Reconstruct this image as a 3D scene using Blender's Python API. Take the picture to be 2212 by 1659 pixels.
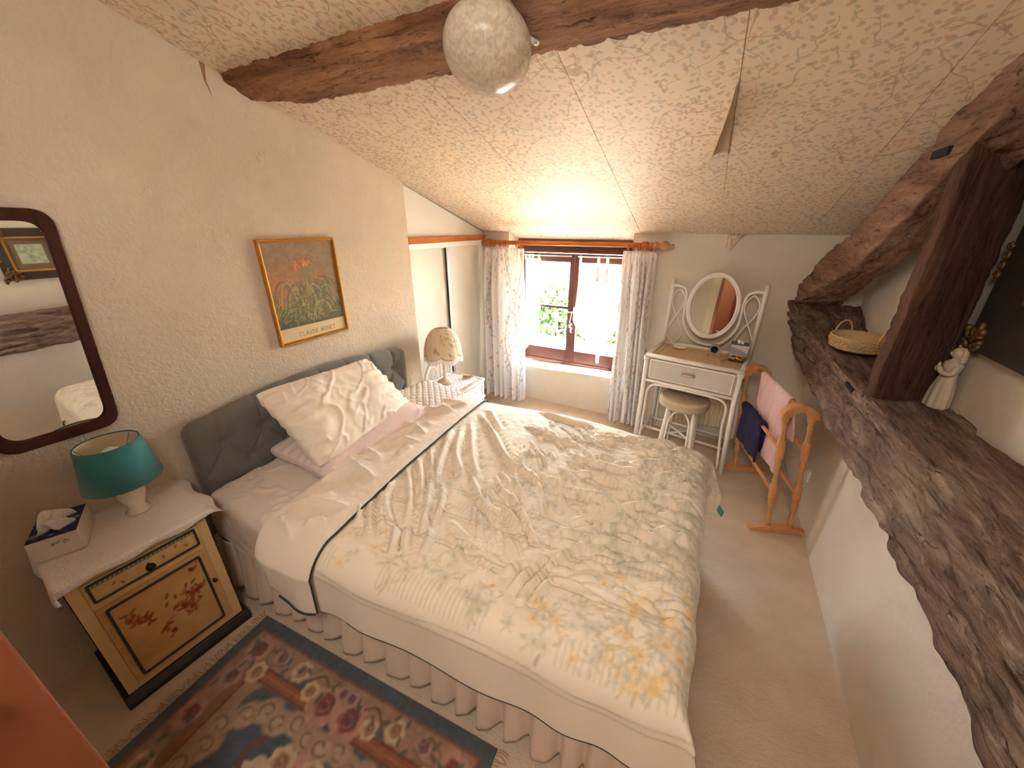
import bpy, math, random
import numpy as np
from mathutils import Vector, Matrix, Euler
random.seed(7); RNG = np.random.RandomState(11)
S = bpy.context.scene
for o in list(bpy.data.objects): bpy.data.objects.remove(o)
PI = math.pi

# ------------------------------------------------------------------ camera, world, sun, fill light, exposure
cam_d = bpy.data.cameras.new('camera'); cam = bpy.data.objects.new('camera', cam_d); S.collection.objects.link(cam)
cam.location = (0, 0, 1.7); cam.rotation_euler = (math.radians(67), 0, math.radians(27.8))
cam_d.sensor_width = 36; cam_d.lens = 36*812/2212; cam_d.clip_start = .02; S.camera = cam
S.view_settings.view_transform = 'Standard'; S.view_settings.look = 'None'; S.view_settings.gamma = 1
S.view_settings.use_curve_mapping = False; S.view_settings.exposure = 1.7
S.cycles.use_denoising = True; S.cycles.max_bounces = 10; S.cycles.diffuse_bounces = 6
S.cycles.transparent_max_bounces = 12; S.cycles.sample_clamp_indirect = 60
w = bpy.data.worlds.new('sky'); S.world = w; w.use_nodes = True
wn = w.node_tree; bg = wn.nodes['Background']
tc = wn.nodes.new('ShaderNodeTexCoord'); sp = wn.nodes.new('ShaderNodeSeparateXYZ'); rp = wn.nodes.new('ShaderNodeValToRGB')
wn.links.new(tc.outputs['Generated'], sp.inputs[0]); wn.links.new(sp.outputs['Z'], rp.inputs[0]); wn.links.new(rp.outputs[0], bg.inputs[0])
rp.color_ramp.elements[0].color = (.86, .93, 1, 1); rp.color_ramp.elements[1].color = (.42, .62, 1, 1)
bg.inputs[1].default_value = 24.0
def lamp(name, kind, loc, rot, energy, col, **k):
    d = bpy.data.lights.new(name, kind); d.energy = energy; d.color = col
    for a, b in k.items(): setattr(d, a, b)
    o = bpy.data.objects.new(name, d); S.collection.objects.link(o); o.location = loc; o.rotation_euler = [math.radians(r) for r in rot]
    return o
lamp('sun', 'SUN', (0, -4, 12), (-11, 6, 0), 78.0, (1, .92, .8), angle=.02)
_po = lamp('window_portal', 'AREA', (-1.18, 3.58, .95), (-90, 0, 0), 1, (1, 1, 1), shape='RECTANGLE', size=1.05, size_y=1.15)
_po.data.cycles.is_portal = True
lamp('fill_light', 'AREA', (-.1, -.55, 2.45), (28, 0, 18), 9, (1, .94, .86), shape='DISK', size=.7)  # added soft fill behind the camera to brighten the near end, no real fixture

# ------------------------------------------------------------------ helpers
def lin(c):
    c = np.asarray(c, float)
    return np.where(c <= .04045, c/12.92, ((c+.055)/1.055)**2.4)
def C(r, g, b): return tuple(lin(np.array([r, g, b])/255.))+(1,)
_R = np.random.RandomState(3); _P = _R.permutation(256); _V = _R.rand(256)
def vn(x, y, z=0.0):
    x, y, z = np.broadcast_arrays(np.asarray(x, float), np.asarray(y, float), np.asarray(z, float))
    i, j, k = np.floor(x).astype(int), np.floor(y).astype(int), np.floor(z).astype(int)
    u, v, t = x-i, y-j, z-k
    u, v, t = u*u*(3-2*u), v*v*(3-2*v), t*t*(3-2*t)
    def h(a, b, c): return _V[_P[(_P[(_P[a & 255]+b) & 255]+c) & 255]]
    L = lambda a, b, s: a+(b-a)*s
    return L(L(L(h(i, j, k), h(i+1, j, k), u), L(h(i, j+1, k), h(i+1, j+1, k), u), v),
             L(L(h(i, j, k+1), h(i+1, j, k+1), u), L(h(i, j+1, k+1), h(i+1, j+1, k+1), u), v), t)
def fbm(x, y, z=0.0, o=3):
    r = 0; a = .5
    for q in range(o): r = r+a*(vn(x*2**q+17*q, y*2**q+5*q, z*2**q)-.5); a *= .5
    return r
def crom(pts, n=8, closed=False):
    p = [np.array(q, float) for q in pts]
    if closed: p = [p[-1]]+p+[p[0], p[1]]
    else: p = [2*p[0]-p[1]]+p+[2*p[-1]-p[-2]]
    out = []
    for i in range(1, len(p)-2):
        for k in range(n):
            t = k/n
            out.append(.5*((2*p[i])+(-p[i-1]+p[i+1])*t+(2*p[i-1]-5*p[i]+4*p[i+1]-p[i+2])*t*t+(-p[i-1]+3*p[i]-3*p[i+1]+p[i+2])*t**3))
    if not closed: out.append(p[-2])
    return out
ORG = {}
class MB:
    def __init__(s): s.v = []; s.f = []; s.col = None
    def add(s, v, f):
        n = len(s.v); s.v += [tuple(map(float, q)) for q in v]; s.f += [tuple(i+n for i in q) for q in f]; return s
    def box(s, x0, x1, y0, y1, z0, z1):
        return s.add([(x, y, z) for x in (x0, x1) for y in (y0, y1) for z in (z0, z1)],
                     [(0, 1, 3, 2), (4, 6, 7, 5), (0, 4, 5, 1), (2, 3, 7, 6), (0, 2, 6, 4), (1, 5, 7, 3)])
    def tube(s, pts, r, seg=8, closed=False, sx=1.0):
        pts = [Vector(p) for p in pts]; n = len(pts); V = []; F = []; up = None
        rr = r if hasattr(r, '__len__') else [r]*n
        for i, p in enumerate(pts):
            a = pts[(i-1) % n] if closed or i else p; b = pts[(i+1) % n] if closed or i < n-1 else p
            t = (b-a).normalized() if (b-a).length > 1e-9 else Vector((0, 0, 1))
            if up is None: up = t.orthogonal().normalized()
            up = (up-t*up.dot(t)).normalized(); q = t.cross(up)
            for k in range(seg):
                an = 2*PI*k/seg; V.append(p+up*(math.cos(an)*rr[i])+q*(math.sin(an)*rr[i]*sx))
        m = n if closed else n-1
        for i in range(m):
            for k in range(seg):
                a, b = i*seg+k, i*seg+(k+1) % seg; c, d = ((i+1) % n)*seg+(k+1) % seg, ((i+1) % n)*seg+k
                F.append((a, b, c, d))
        if not closed: F += [tuple(range(seg))[::-1], tuple(range((n-1)*seg, n*seg))]
        return s.add(V, F)
    def lathe(s, prof, o=(0, 0, 0), axis=(0, 0, 1), seg=20, sy=1.0, caps=True):
        ax = Vector(axis).normalized(); R = Vector((0, 0, 1)).rotation_difference(ax).to_matrix(); o = Vector(o); V = []; F = []
        for r, z in prof:
            for k in range(seg):
                a = 2*PI*k/seg; V.append(o+R@Vector((r*math.cos(a), r*math.sin(a)*sy, z)))
        for i in range(len(prof)-1):
            for k in range(seg): F.append((i*seg+k, i*seg+(k+1) % seg, (i+1)*seg+(k+1) % seg, (i+1)*seg+k))
        if caps: F += [tuple(range(seg))[::-1], tuple(range((len(prof)-1)*seg, len(prof)*seg))]
        return s.add(V, F)
    def ball(s, c, r, seg=10, rings=7):
        rx, ry, rz = r if hasattr(r, '__len__') else (r, r, r); n = len(s.v)
        s.lathe([(max(math.sin(PI*i/rings), .02), -math.cos(PI*i/rings)) for i in range(rings+1)], seg=seg)
        for i in range(n, len(s.v)): p = s.v[i]; s.v[i] = (c[0]+p[0]*rx, c[1]+p[1]*ry, c[2]+p[2]*rz)
        return s
    def prism(s, poly, axis, a, b):
        # polygon in the two other axes (cyclic order), extruded from a to b along axis
        def P(q, h): return {0: (h, q[0], q[1]), 1: (q[0], h, q[1]), 2: (q[0], q[1], h)}[axis]
        n = len(poly); V = [P(q, a) for q in poly]+[P(q, b) for q in poly]
        return s.add(V, [tuple(range(n))[::-1], tuple(range(n, 2*n))]+[(i, (i+1) % n, n+(i+1) % n, n+i) for i in range(n)])
    def ring(s, outer, inner, fo, h0, h1):
        # flat frame between two closed outlines of equal count; fo maps (u,v,h) to a point
        n = len(outer); V = [fo(*q, h0) for q in outer]+[fo(*q, h1) for q in outer]+[fo(*q, h1) for q in inner]+[fo(*q, h0) for q in inner]; F = []
        for i in range(n):
            j = (i+1) % n
            for a in range(4): b = (a+1) % 4; F.append((a*n+i, a*n+j, b*n+j, b*n+i))
        return s.add(V, F)
    def grid(s, P, wrapu=False, col=None):
        # P: array (nu, nv, 3)
        nu, nv = P.shape[:2]; n = len(s.v); s.v += list(map(tuple, P.reshape(-1, 3)))
        for i in range(nu if wrapu else nu-1):
            i2 = (i+1) % nu
            s.f += [(n+i*nv+j, n+i2*nv+j, n+i2*nv+j+1, n+i*nv+j+1) for j in range(nv-1)]
        if col is not None:
            c = np.asarray(col).reshape(-1, 3); s.col = c if s.col is None else np.vstack([s.col, c])
        return s
    def xf(s, M, n0=0):
        for i in range(n0, len(s.v)): s.v[i] = tuple(M@Vector(s.v[i]))
        return s
    def build(s, name, m, parent=None, smooth=False, bevel=0, solid=0, sub=0, base=None, soff=1):
        me = bpy.data.meshes.new(name); og = ORG[parent.name] if parent else Vector(base or (0, 0, 0))
        a = np.array(s.v, dtype=np.float32)-np.array(og, dtype=np.float32)
        me.from_pydata(a.tolist(), [], s.f)
        if s.col is not None:
            at = me.color_attributes.new('Col', 'FLOAT_COLOR', 'POINT')
            c = np.ones((len(s.v), 4), dtype=np.float32); c[:len(s.col), :3] = lin(np.clip(s.col, 0, 1)); at.data.foreach_set('color', c.ravel())
        if m: me.materials.append(m)
        if smooth: me.polygons.foreach_set('use_smooth', [True]*len(me.polygons))
        me.update(); o = bpy.data.objects.new(name, me); S.collection.objects.link(o); ORG[o.name] = og
        if parent: o.parent = parent
        else: o.location = og
        if not s.col is None: pass
        import bmesh
        b = bmesh.new(); b.from_mesh(me); bmesh.ops.recalc_face_normals(b, faces=b.faces); b.to_mesh(me); b.free()
        if solid: q = o.modifiers.new('s', 'SOLIDIFY'); q.thickness = solid; q.offset = soff
        if bevel: q = o.modifiers.new('b', 'BEVEL'); q.width = bevel; q.segments = 2; q.limit_method = 'ANGLE'; q.angle_limit = .6
        if sub: q = o.modifiers.new('u', 'SUBSURF'); q.levels = sub; q.render_levels = sub
        return o
def thing(name, label, cat, loc=(0, 0, 0), group=None):
    o = bpy.data.objects.new(name, None); S.collection.objects.link(o); o.location = loc; o.empty_display_size = .05
    ORG[o.name] = Vector(loc); o['label'] = label; o['category'] = cat
    if group: o['group'] = group
    return o
def tag(o, label, cat, group=None, kind=None):
    o['label'] = label; o['category'] = cat
    if group: o['group'] = group
    if kind: o['kind'] = kind
    return o
def structure(o): o['kind'] = 'structure'; return o
def RT(x, y, z=0, rz=0): return Matrix.Translation((x, y, z))@Matrix.Rotation(math.radians(rz), 4, 'Z')
def rrect(x0, x1, y0, y1, r, n=5):
    o = []
    for cx, cy, a0 in ((x1-r, y1-r, 0), (x0+r, y1-r, 90), (x0+r, y0+r, 180), (x1-r, y0+r, 270)):
        for k in range(n+1): a = math.radians(a0+90*k/n); o.append((cx+r*math.cos(a), cy+r*math.sin(a)))
    return o
def rpoly(pts, r, n=6):
    # rounded corners on a convex polygon
    o = []; m = len(pts)
    for i in range(m):
        p, a, b = Vector(pts[i]), Vector(pts[i-1]), Vector(pts[(i+1) % m])
        u = (a-p).normalized()*r; v = (b-p).normalized()*r
        for k in range(n+1): t = k/n; o.append(tuple((p+u)*(1-t)**2+p*2*t*(1-t)+(p+v)*t*t))
    return o
def ell(cx, cy, rx, ry, n=40): return [(cx+rx*math.cos(2*PI*k/n), cy+ry*math.sin(2*PI*k/n)) for k in range(n)]

# ------------------------------------------------------------------ materials
class NT:
    def __init__(s, name):
        s.m = bpy.data.materials.new(name); s.m.use_nodes = True; s.t = s.m.node_tree; s.b = s.t.nodes['Principled BSDF']; s.o = s.t.nodes['Material Output']
    def n(s, ty, ins=None, **kw):
        x = s.t.nodes.new('ShaderNode'+ty)
        for a, b in kw.items(): setattr(x, a, b)
        for a, b in (ins or {}).items(): s.set(x, a, b)
        return x
    def set(s, x, a, b):
        if isinstance(b, bpy.types.NodeSocket): s.t.links.new(b, x.inputs[a])
        else: x.inputs[a].default_value = b
    def bs(s, **k):
        for a, b in k.items(): s.set(s.b, {'col': 'Base Color', 'rough': 'Roughness', 'metal': 'Metallic', 'nrm': 'Normal', 'spec': 'Specular IOR Level', 'sheen': 'Sheen Weight', 'coat': 'Coat Weight', 'trans': 'Transmission Weight', 'ior': 'IOR', 'alpha': 'Alpha'}[a], b)
        return s
    def co(s, scale=(1, 1, 1), rot=(0, 0, 0), loc=(0, 0, 0), kind='Object'):
        t = s.n('TexCoord').outputs[kind]
        return s.n('Mapping', {'Vector': t, 'Scale': scale, 'Rotation': rot, 'Location': loc}).outputs[0]
    def noise(s, vec, scale, detail=3, rough=.5, dist=0):
        return s.n('TexNoise', {'Vector': vec, 'Scale': scale, 'Detail': detail, 'Roughness': rough, 'Distortion': dist}).outputs[0]
    def ramp(s, f, stops):
        x = s.n('ValToRGB', {0: f}); e = x.color_ramp.elements
        while len(e) < len(stops): e.new(.5)
        for q, (p, c) in zip(e, stops): q.position = p; q.color = c if len(c) == 4 else tuple(c)+(1,)
        return x.outputs[0]
    def mix(s, f, a, b, mode='MIX'):
        x = s.n('MixRGB', blend_type=mode)
        s.set(x, 0, f); s.set(x, 1, a); s.set(x, 2, b); return x.outputs[0]
    def math(s, op, a, b=0.0, c=None):
        x = s.n('Math', operation=op); s.set(x, 0, a); s.set(x, 1, b)
        if c is not None: s.set(x, 2, c)
        return x.outputs[0]
    def bump(s, h, st=.3, d=.01, nrm=None):
        i = {'Height': h, 'Strength': st, 'Distance': d}
        if nrm is not None: i['Normal'] = nrm
        return s.n('Bump', i).outputs[0]
W1 = (1, 1, 1, 1); B0 = (0, 0, 0, 1)
def plain(name, col, rough=.5, metal=0, bump=0, bs=80, spec=.5, var=0, sheen=0, coat=0):
    t = NT(name); t.bs(col=col, rough=rough, metal=metal, spec=spec, sheen=sheen, coat=coat)
    if var:
        n = t.noise(t.co(), 9, 4); t.bs(col=t.mix(n, tuple(max(0, q*(1-var)) for q in col[:3])+(1,), tuple(min(1, q*(1+var)) for q in col[:3])+(1,)))
    if bump: t.bs(nrm=t.bump(t.noise(t.co(), bs, 3), bump, .01))
    return t.m
def painted(name, rough=.7, bump=0, bs=150, sheen=0, transl=0, alpha=None, spec=.3):
    t = NT(name); a = t.n('VertexColor', layer_name='Col').outputs[0]; t.bs(col=a, rough=rough, spec=spec, sheen=sheen)
    if bump: t.bs(nrm=t.bump(t.noise(t.co(), bs, 2), bump, .005))
    if transl:
        tr = t.n('BsdfTranslucent', {'Color': a}); mx = t.n('MixShader', {0: transl, 1: t.b.outputs[0], 2: tr.outputs[0]}); last = mx.outputs[0]
        if alpha:
            tp = t.n('BsdfTransparent'); m2 = t.n('MixShader', {0: alpha, 1: last, 2: tp.outputs[0]}); last = m2.outputs[0]
        t.t.links.new(last, t.o.inputs[0])
    return t.m
def plaster(name, col, scale=70, st=.5, d=.012, dark=None):
    t = NT(name); co = t.co(); n1 = t.noise(co, scale, 4, .6, .6); n2 = t.noise(co, 2.2, 4); n3 = t.noise(co, scale*.35, 2, .5, 1.0)
    c2 = dark or tuple(q*.9 for q in col[:3])+(1,)
    t.bs(col=t.mix(t.ramp(n2, [(.35, B0), (.7, W1)]), c2, col), rough=.9, spec=.2, nrm=t.bump(t.math('ADD', n1, t.math('MULTIPLY', n3, .8)), st, d))
    return t.m
def timber(name, cols, axis=0, rot=(0, 0, 0), st=.7, sc=1.0, d=.02, ck=.95):
    t = NT(name); k = [10*sc, 10*sc, 10*sc]; k[axis] = 1.7*sc
    co = t.co(tuple(k), rot); n = t.noise(co, 1.6, 6, .65, .8); f = t.noise(co, 5, 6, .75, 1.2)
    k2 = [2.5]*3; k2[axis] = .9; big = t.noise(t.co(tuple(k2), rot), 1.3, 3)
    a = t.ramp(n, [(.28, cols[0]), (.48, cols[1]), (.72, cols[2])]); b = t.mix(t.ramp(big, [(.4, B0), (.65, W1)]), a, cols[3])
    mm = t.mix(.45, a, b); crack = t.ramp(f, [(.34, (.22, .17, .15)), (.47, (1, 1, 1))])
    t.bs(col=t.mix(ck, mm, t.mix(1, mm, crack, 'MULTIPLY')), rough=.8, spec=.25, nrm=t.bump(t.math('ADD', n, t.math('MULTIPLY', f, .6)), st, d))
    return t.m
M = {}
M['wall_left'] = plaster('roughcast_cream', C(218, 202, 180), 75, .55, .014)
M['wall'] = plaster('smooth_plaster', C(222, 210, 192), 45, .22, .01)
M['white_panel'] = plain('white_laminate', C(226, 220, 206), .45, var=.02)
M['carpet'] = None
t = NT('beige_carpet'); co = t.co(); n = t.noise(co, 240, 2, .7); n2 = t.noise(co, 5, 4)
t.bs(col=t.mix(t.ramp(n2, [(.3, B0), (.7, W1)]), C(204, 178, 150), C(220, 196, 168)), rough=1, spec=.05, sheen=.2, nrm=t.bump(t.math('ADD', n, t.math('MULTIPLY', t.noise(t.co((1, 1.6, 1)), 45, 3), 1.2)), .6, .012)); M['carpet'] = t.m
def wallpaper():
    t = NT('floral_wallpaper'); co = t.co((1, 1.05, 1)); base = t.mix(t.noise(co, 3, 3), C(218, 198, 174), C(224, 206, 182)); out = base
    wob = t.noise(co, 9, 2)
    def leaves(out, scale, rot, asp, thr, keep, seed, stops):
        m0 = t.co((1, 1.05, 0), (0, 0, rot), (seed, seed*1.7, 0)); m = t.n('Mapping', {'Vector': m0, 'Scale': (scale, scale*asp, 0)}).outputs[0]; v = t.n('TexVoronoi', {'Vector': m, 'Scale': 1.0, 'Randomness': .95}, voronoi_dimensions='2D')
        se = t.n('SeparateColor', {0: v.outputs['Color']}); msk = t.math('MULTIPLY', t.math('LESS_THAN', t.math('ADD', v.outputs['Distance'], t.math('MULTIPLY', wob, .12)), thr), t.math('GREATER_THAN', se.outputs[0], keep))
        return t.mix(t.math('MULTIPLY', msk, .42), out, t.ramp(se.outputs[1], stops))
    st1 = [(.0, C(176, 132, 108)), (.4, C(164, 130, 104)), (.62, C(160, 146, 120)), (.85, C(148, 140, 132))]
    for a in range(2):
        dn = t.n('TexNoise', {'Vector': co, 'Scale': 6.0+3*a, 'Detail': 1.0}).outputs['Color']; mv = t.n('MixRGB', {0: .16, 1: t.co((1, 1.05, 0), (0, 0, .6+a), (3.1*a, 1.7, 0)), 2: dn}).outputs[0]
        ve = t.n('TexVoronoi', {'Vector': mv, 'Scale': 6.5+3*a}, voronoi_dimensions='2D', feature='DISTANCE_TO_EDGE').outputs['Distance']; gap = t.math('GREATER_THAN', t.noise(co, 7+a, 1), .47)
        out = t.mix(t.math('MULTIPLY', t.math('MULTIPLY', t.math('LESS_THAN', ve, .016), gap), .5), out, C(158, 128, 104))
    out = leaves(out, 22, .5, 1.6, .30, .36, 2.3, st1); out = leaves(out, 25, -.75, 1.8, .29, .46, 7.9, st1); out = leaves(out, 20, 1.7, 1.7, .28, .5, 11.3, st1)
    t.bs(col=out, rough=.62, spec=.35, nrm=t.bump(t.noise(co, 55, 3), .15, .004)); return t.m
M['paper'] = wallpaper()
M['beam_roof'] = timber('old_brown_oak', [C(84, 54, 36), C(142, 98, 66), C(180, 132, 92), C(124, 88, 64)], 0)
M['beam_tie'] = timber('weathered_oak', [C(84, 64, 54), C(156, 130, 110), C(206, 182, 160), C(140, 108, 94)], 1, st=1.0, d=.035, sc=1.3)
M['beam_raft'] = timber('rafter_oak', [C(88, 62, 48), C(150, 114, 90), C(180, 148, 122), C(128, 88, 70)], 1, (math.radians(-33), 0, 0), .8)
M['beam_post'] = timber('post_oak', [C(48, 28, 20), C(92, 60, 46), C(120, 86, 66), C(74, 42, 36)], 2)
M['peg'] = plain('dark_peg_hole', C(30, 22, 18), .9)
M['window_wood'] = plain('red_brown_window_paint', C(94, 52, 42), .45, var=.15)
M['pine'] = timber('varnished_pine', [C(150, 82, 34), C(190, 112, 54), C(206, 132, 70), C(176, 100, 46)], 0, st=.06, d=.002, ck=.12); M['pine_y'] = timber('varnished_pine_rail', [C(160, 86, 34), C(196, 114, 52), C(210, 132, 68), C(184, 102, 46)], 1, st=.06, d=.002, ck=.12)
M['beech'] = timber('beech_wood', [C(186, 130, 84), C(204, 148, 100), C(214, 160, 112), C(196, 138, 90)], 2, st=.05, d=.002, ck=.12)
M['rattan'] = plain('white_painted_rattan', C(234, 228, 218), .4, bump=.12, bs=60, var=.04)
M['rattan_top'] = plain('cane_top', C(206, 178, 142), .5, bump=.3, bs=180, var=.08)
def weave(name, c1, c2, sc=160):
    t = NT(name); co = t.co(); a = t.n('TexWave', {'Vector': co, 'Scale': sc, 'Distortion': .6}, wave_type='BANDS', bands_direction='X').outputs[0]; b = t.n('TexWave', {'Vector': co, 'Scale': sc, 'Distortion': .6}, wave_type='BANDS', bands_direction='Z').outputs[0]
    m = t.math('MULTIPLY', a, b); t.bs(col=t.mix(m, c2, c1), rough=.6, nrm=t.bump(m, .5, .004)); return t.m
M['weave'] = weave('woven_panel', C(232, 226, 218), C(196, 188, 180), 60)
M['seagrass'] = plain('coiled_seagrass', C(206, 188, 160), .8, bump=.6, bs=140, var=.2)
M['basket'] = plain('straw', C(206, 174, 128), .8, bump=.6, bs=120, var=.25)
M['silver'] = plain('brushed_steel', C(190, 190, 190), .3, 1); M['black'] = plain('black_gloss', C(22, 18, 18), .2)
M['velvet'] = plain('grey_velvet', C(112, 108, 100), .8, sheen=.25, bump=.1, bs=300, var=.06)
M['sheet'] = plain('white_sheet', C(226, 208, 192), .8, sheen=.15, bump=.06, bs=200); M['pillow'] = plain('cream_pillowcase', C(232, 218, 198), .75, sheen=.15, bump=.05, bs=220)
M['pink_sheet'] = plain('pale_pink_cotton', C(222, 200, 190), .8, bump=.05, bs=200); M['quilt'] = plain('quilted_white', C(224, 212, 200), .8)
M['valance'] = plain('valance_cotton', C(218, 196, 174), .85, sheen=.1); M['piping'] = plain('dark_green_piping', C(48, 54, 46), .7)
M['duvet'] = painted('duvet_print', .75, .05, 250, sheen=.15); M['print'] = painted('print', .5); M['gloss_print'] = painted('glossy_card', .35); M['rug'] = painted('wool_rug', 1, .5, 350, sheen=.3, spec=.05)
M['curtain'] = painted('floral_curtain', .8, .05, 250, transl=.38); M['lampshade_floral'] = painted('floral_lampshade', .8, transl=.35)
t = NT('sheer_voile'); tr = t.n('BsdfTranslucent', {'Color': C(250, 246, 240)}); tp = t.n('BsdfTransparent'); df = t.n('BsdfDiffuse', {'Color': C(250, 246, 240)})
a = t.n('MixShader', {0: .5, 1: df.outputs[0], 2: tr.outputs[0]}); b = t.n('MixShader', {0: .4, 1: a.outputs[0], 2: tp.outputs[0]}); t.t.links.new(b.outputs[0], t.o.inputs[0]); M['sheer'] = t.m
t = NT('window_glass'); tp = t.n('BsdfTransparent', {'Color': (.97, .98, .97, 1)}); gl = t.n('BsdfGlossy', {'Roughness': .02}); fr = t.n('Fresnel', {'IOR': 1.3}); b = t.n('MixShader', {0: t.math('MULTIPLY', fr.outputs[0], .6), 1: tp.outputs[0], 2: gl.outputs[0]}); t.t.links.new(b.outputs[0], t.o.inputs[0]); M['glass'] = t.m
M['mirror'] = plain('mirror_glass', (.86, .87, .85, 1), .015, 1); M['mahogany'] = timber('dark_mahogany', [C(40, 18, 14), C(66, 32, 24), C(84, 44, 32), C(56, 26, 20)], 2, st=.05, d=.002, ck=.12)
M['gilt'] = plain('gold_leaf', C(196, 140, 60), .35, .75, .1, 60, var=.15); M['old_gilt'] = plain('tarnished_gilt', C(122, 92, 54), .5, .5, .3, 50, var=.45); M['dark_gilt'] = plain('blackened_frame', C(58, 50, 42), .6, .1, .3, 40, var=.3)
M['teal'] = plain('teal_fabric', C(32, 120, 124), .7, bump=.06, bs=400, sheen=.3)
M['shade_lining'] = plain('cream_lining', C(228, 214, 180), .7); M['ceramic'] = plain('cream_ceramic', C(232, 222, 206), .15, coat=.4)
M['white'] = plain('white_paint', C(236, 232, 224), .4); M['lace'] = plain('white_lace', C(232, 222, 216), .85, bump=.5, bs=120, var=.06); M['tissue'] = plain('white_tissue', C(242, 240, 236), .9)
M['yellow'] = plain('ochre_paint', C(224, 192, 136), .55, bump=.1, bs=25, var=.14); M['cab_side'] = plain('pale_grey_paint', C(196, 176, 152), .6, bump=.1, bs=25, var=.1); M['darkline'] = plain('dark_green_paint', C(52, 56, 52), .5, var=.3); M['plinth'] = plain('black_green_paint', C(28, 30, 22), .4, var=.3)
M['terracotta'] = plain('terracotta_paint', C(136, 74, 42), .6, var=.08); M['cream_paint'] = plain('cream_gloss', C(226, 214, 184), .4); M['radiator'] = plain('cream_enamel', C(226, 214, 180), .35)
M['navy'] = plain('navy_terry', C(34, 30, 84), .95, bump=.8, bs=260, sheen=.08); M['pink'] = plain('pink_terry', C(232, 190, 192), .95, bump=.6, bs=260, sheen=.3)
M['plasterfig'] = plain('aged_plaster', C(206, 188, 160), .7, bump=.05, bs=40, var=.06); M['plastic'] = plain('white_plastic', C(228, 224, 214), .35)
t = NT('crystal'); t.bs(col=W1, rough=.03, trans=.85, ior=1.4); M['crystal'] = t.m
t = NT('mottled_glass'); co = t.co((1, 1, 1)); n = t.noise(co, 55, 2, .5, 1.0); cc = t.ramp(n, [(.36, C(212, 198, 176)), (.5, C(226, 214, 194)), (.66, C(238, 228, 210))])
t.bs(col=cc, rough=.22, spec=.4, nrm=t.bump(n, .25, .006)); tr = t.n('BsdfTranslucent', {'Color': cc}); mx = t.n('MixShader', {0: .3, 1: t.b.outputs[0], 2: tr.outputs[0]}); t.t.links.new(mx.outputs[0], t.o.inputs[0]); M['egg'] = t.m
M['tile'] = plain('clay_roof_tile', C(228, 206, 178), .9, bump=.3, bs=30, var=.2); M['stone'] = plain('rubble_stone', C(206, 194, 174), .9, bump=.5, bs=20, var=.15); M['ivy'] = plain('ivy_leaf', C(50, 70, 20), .6, var=.4)

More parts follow.
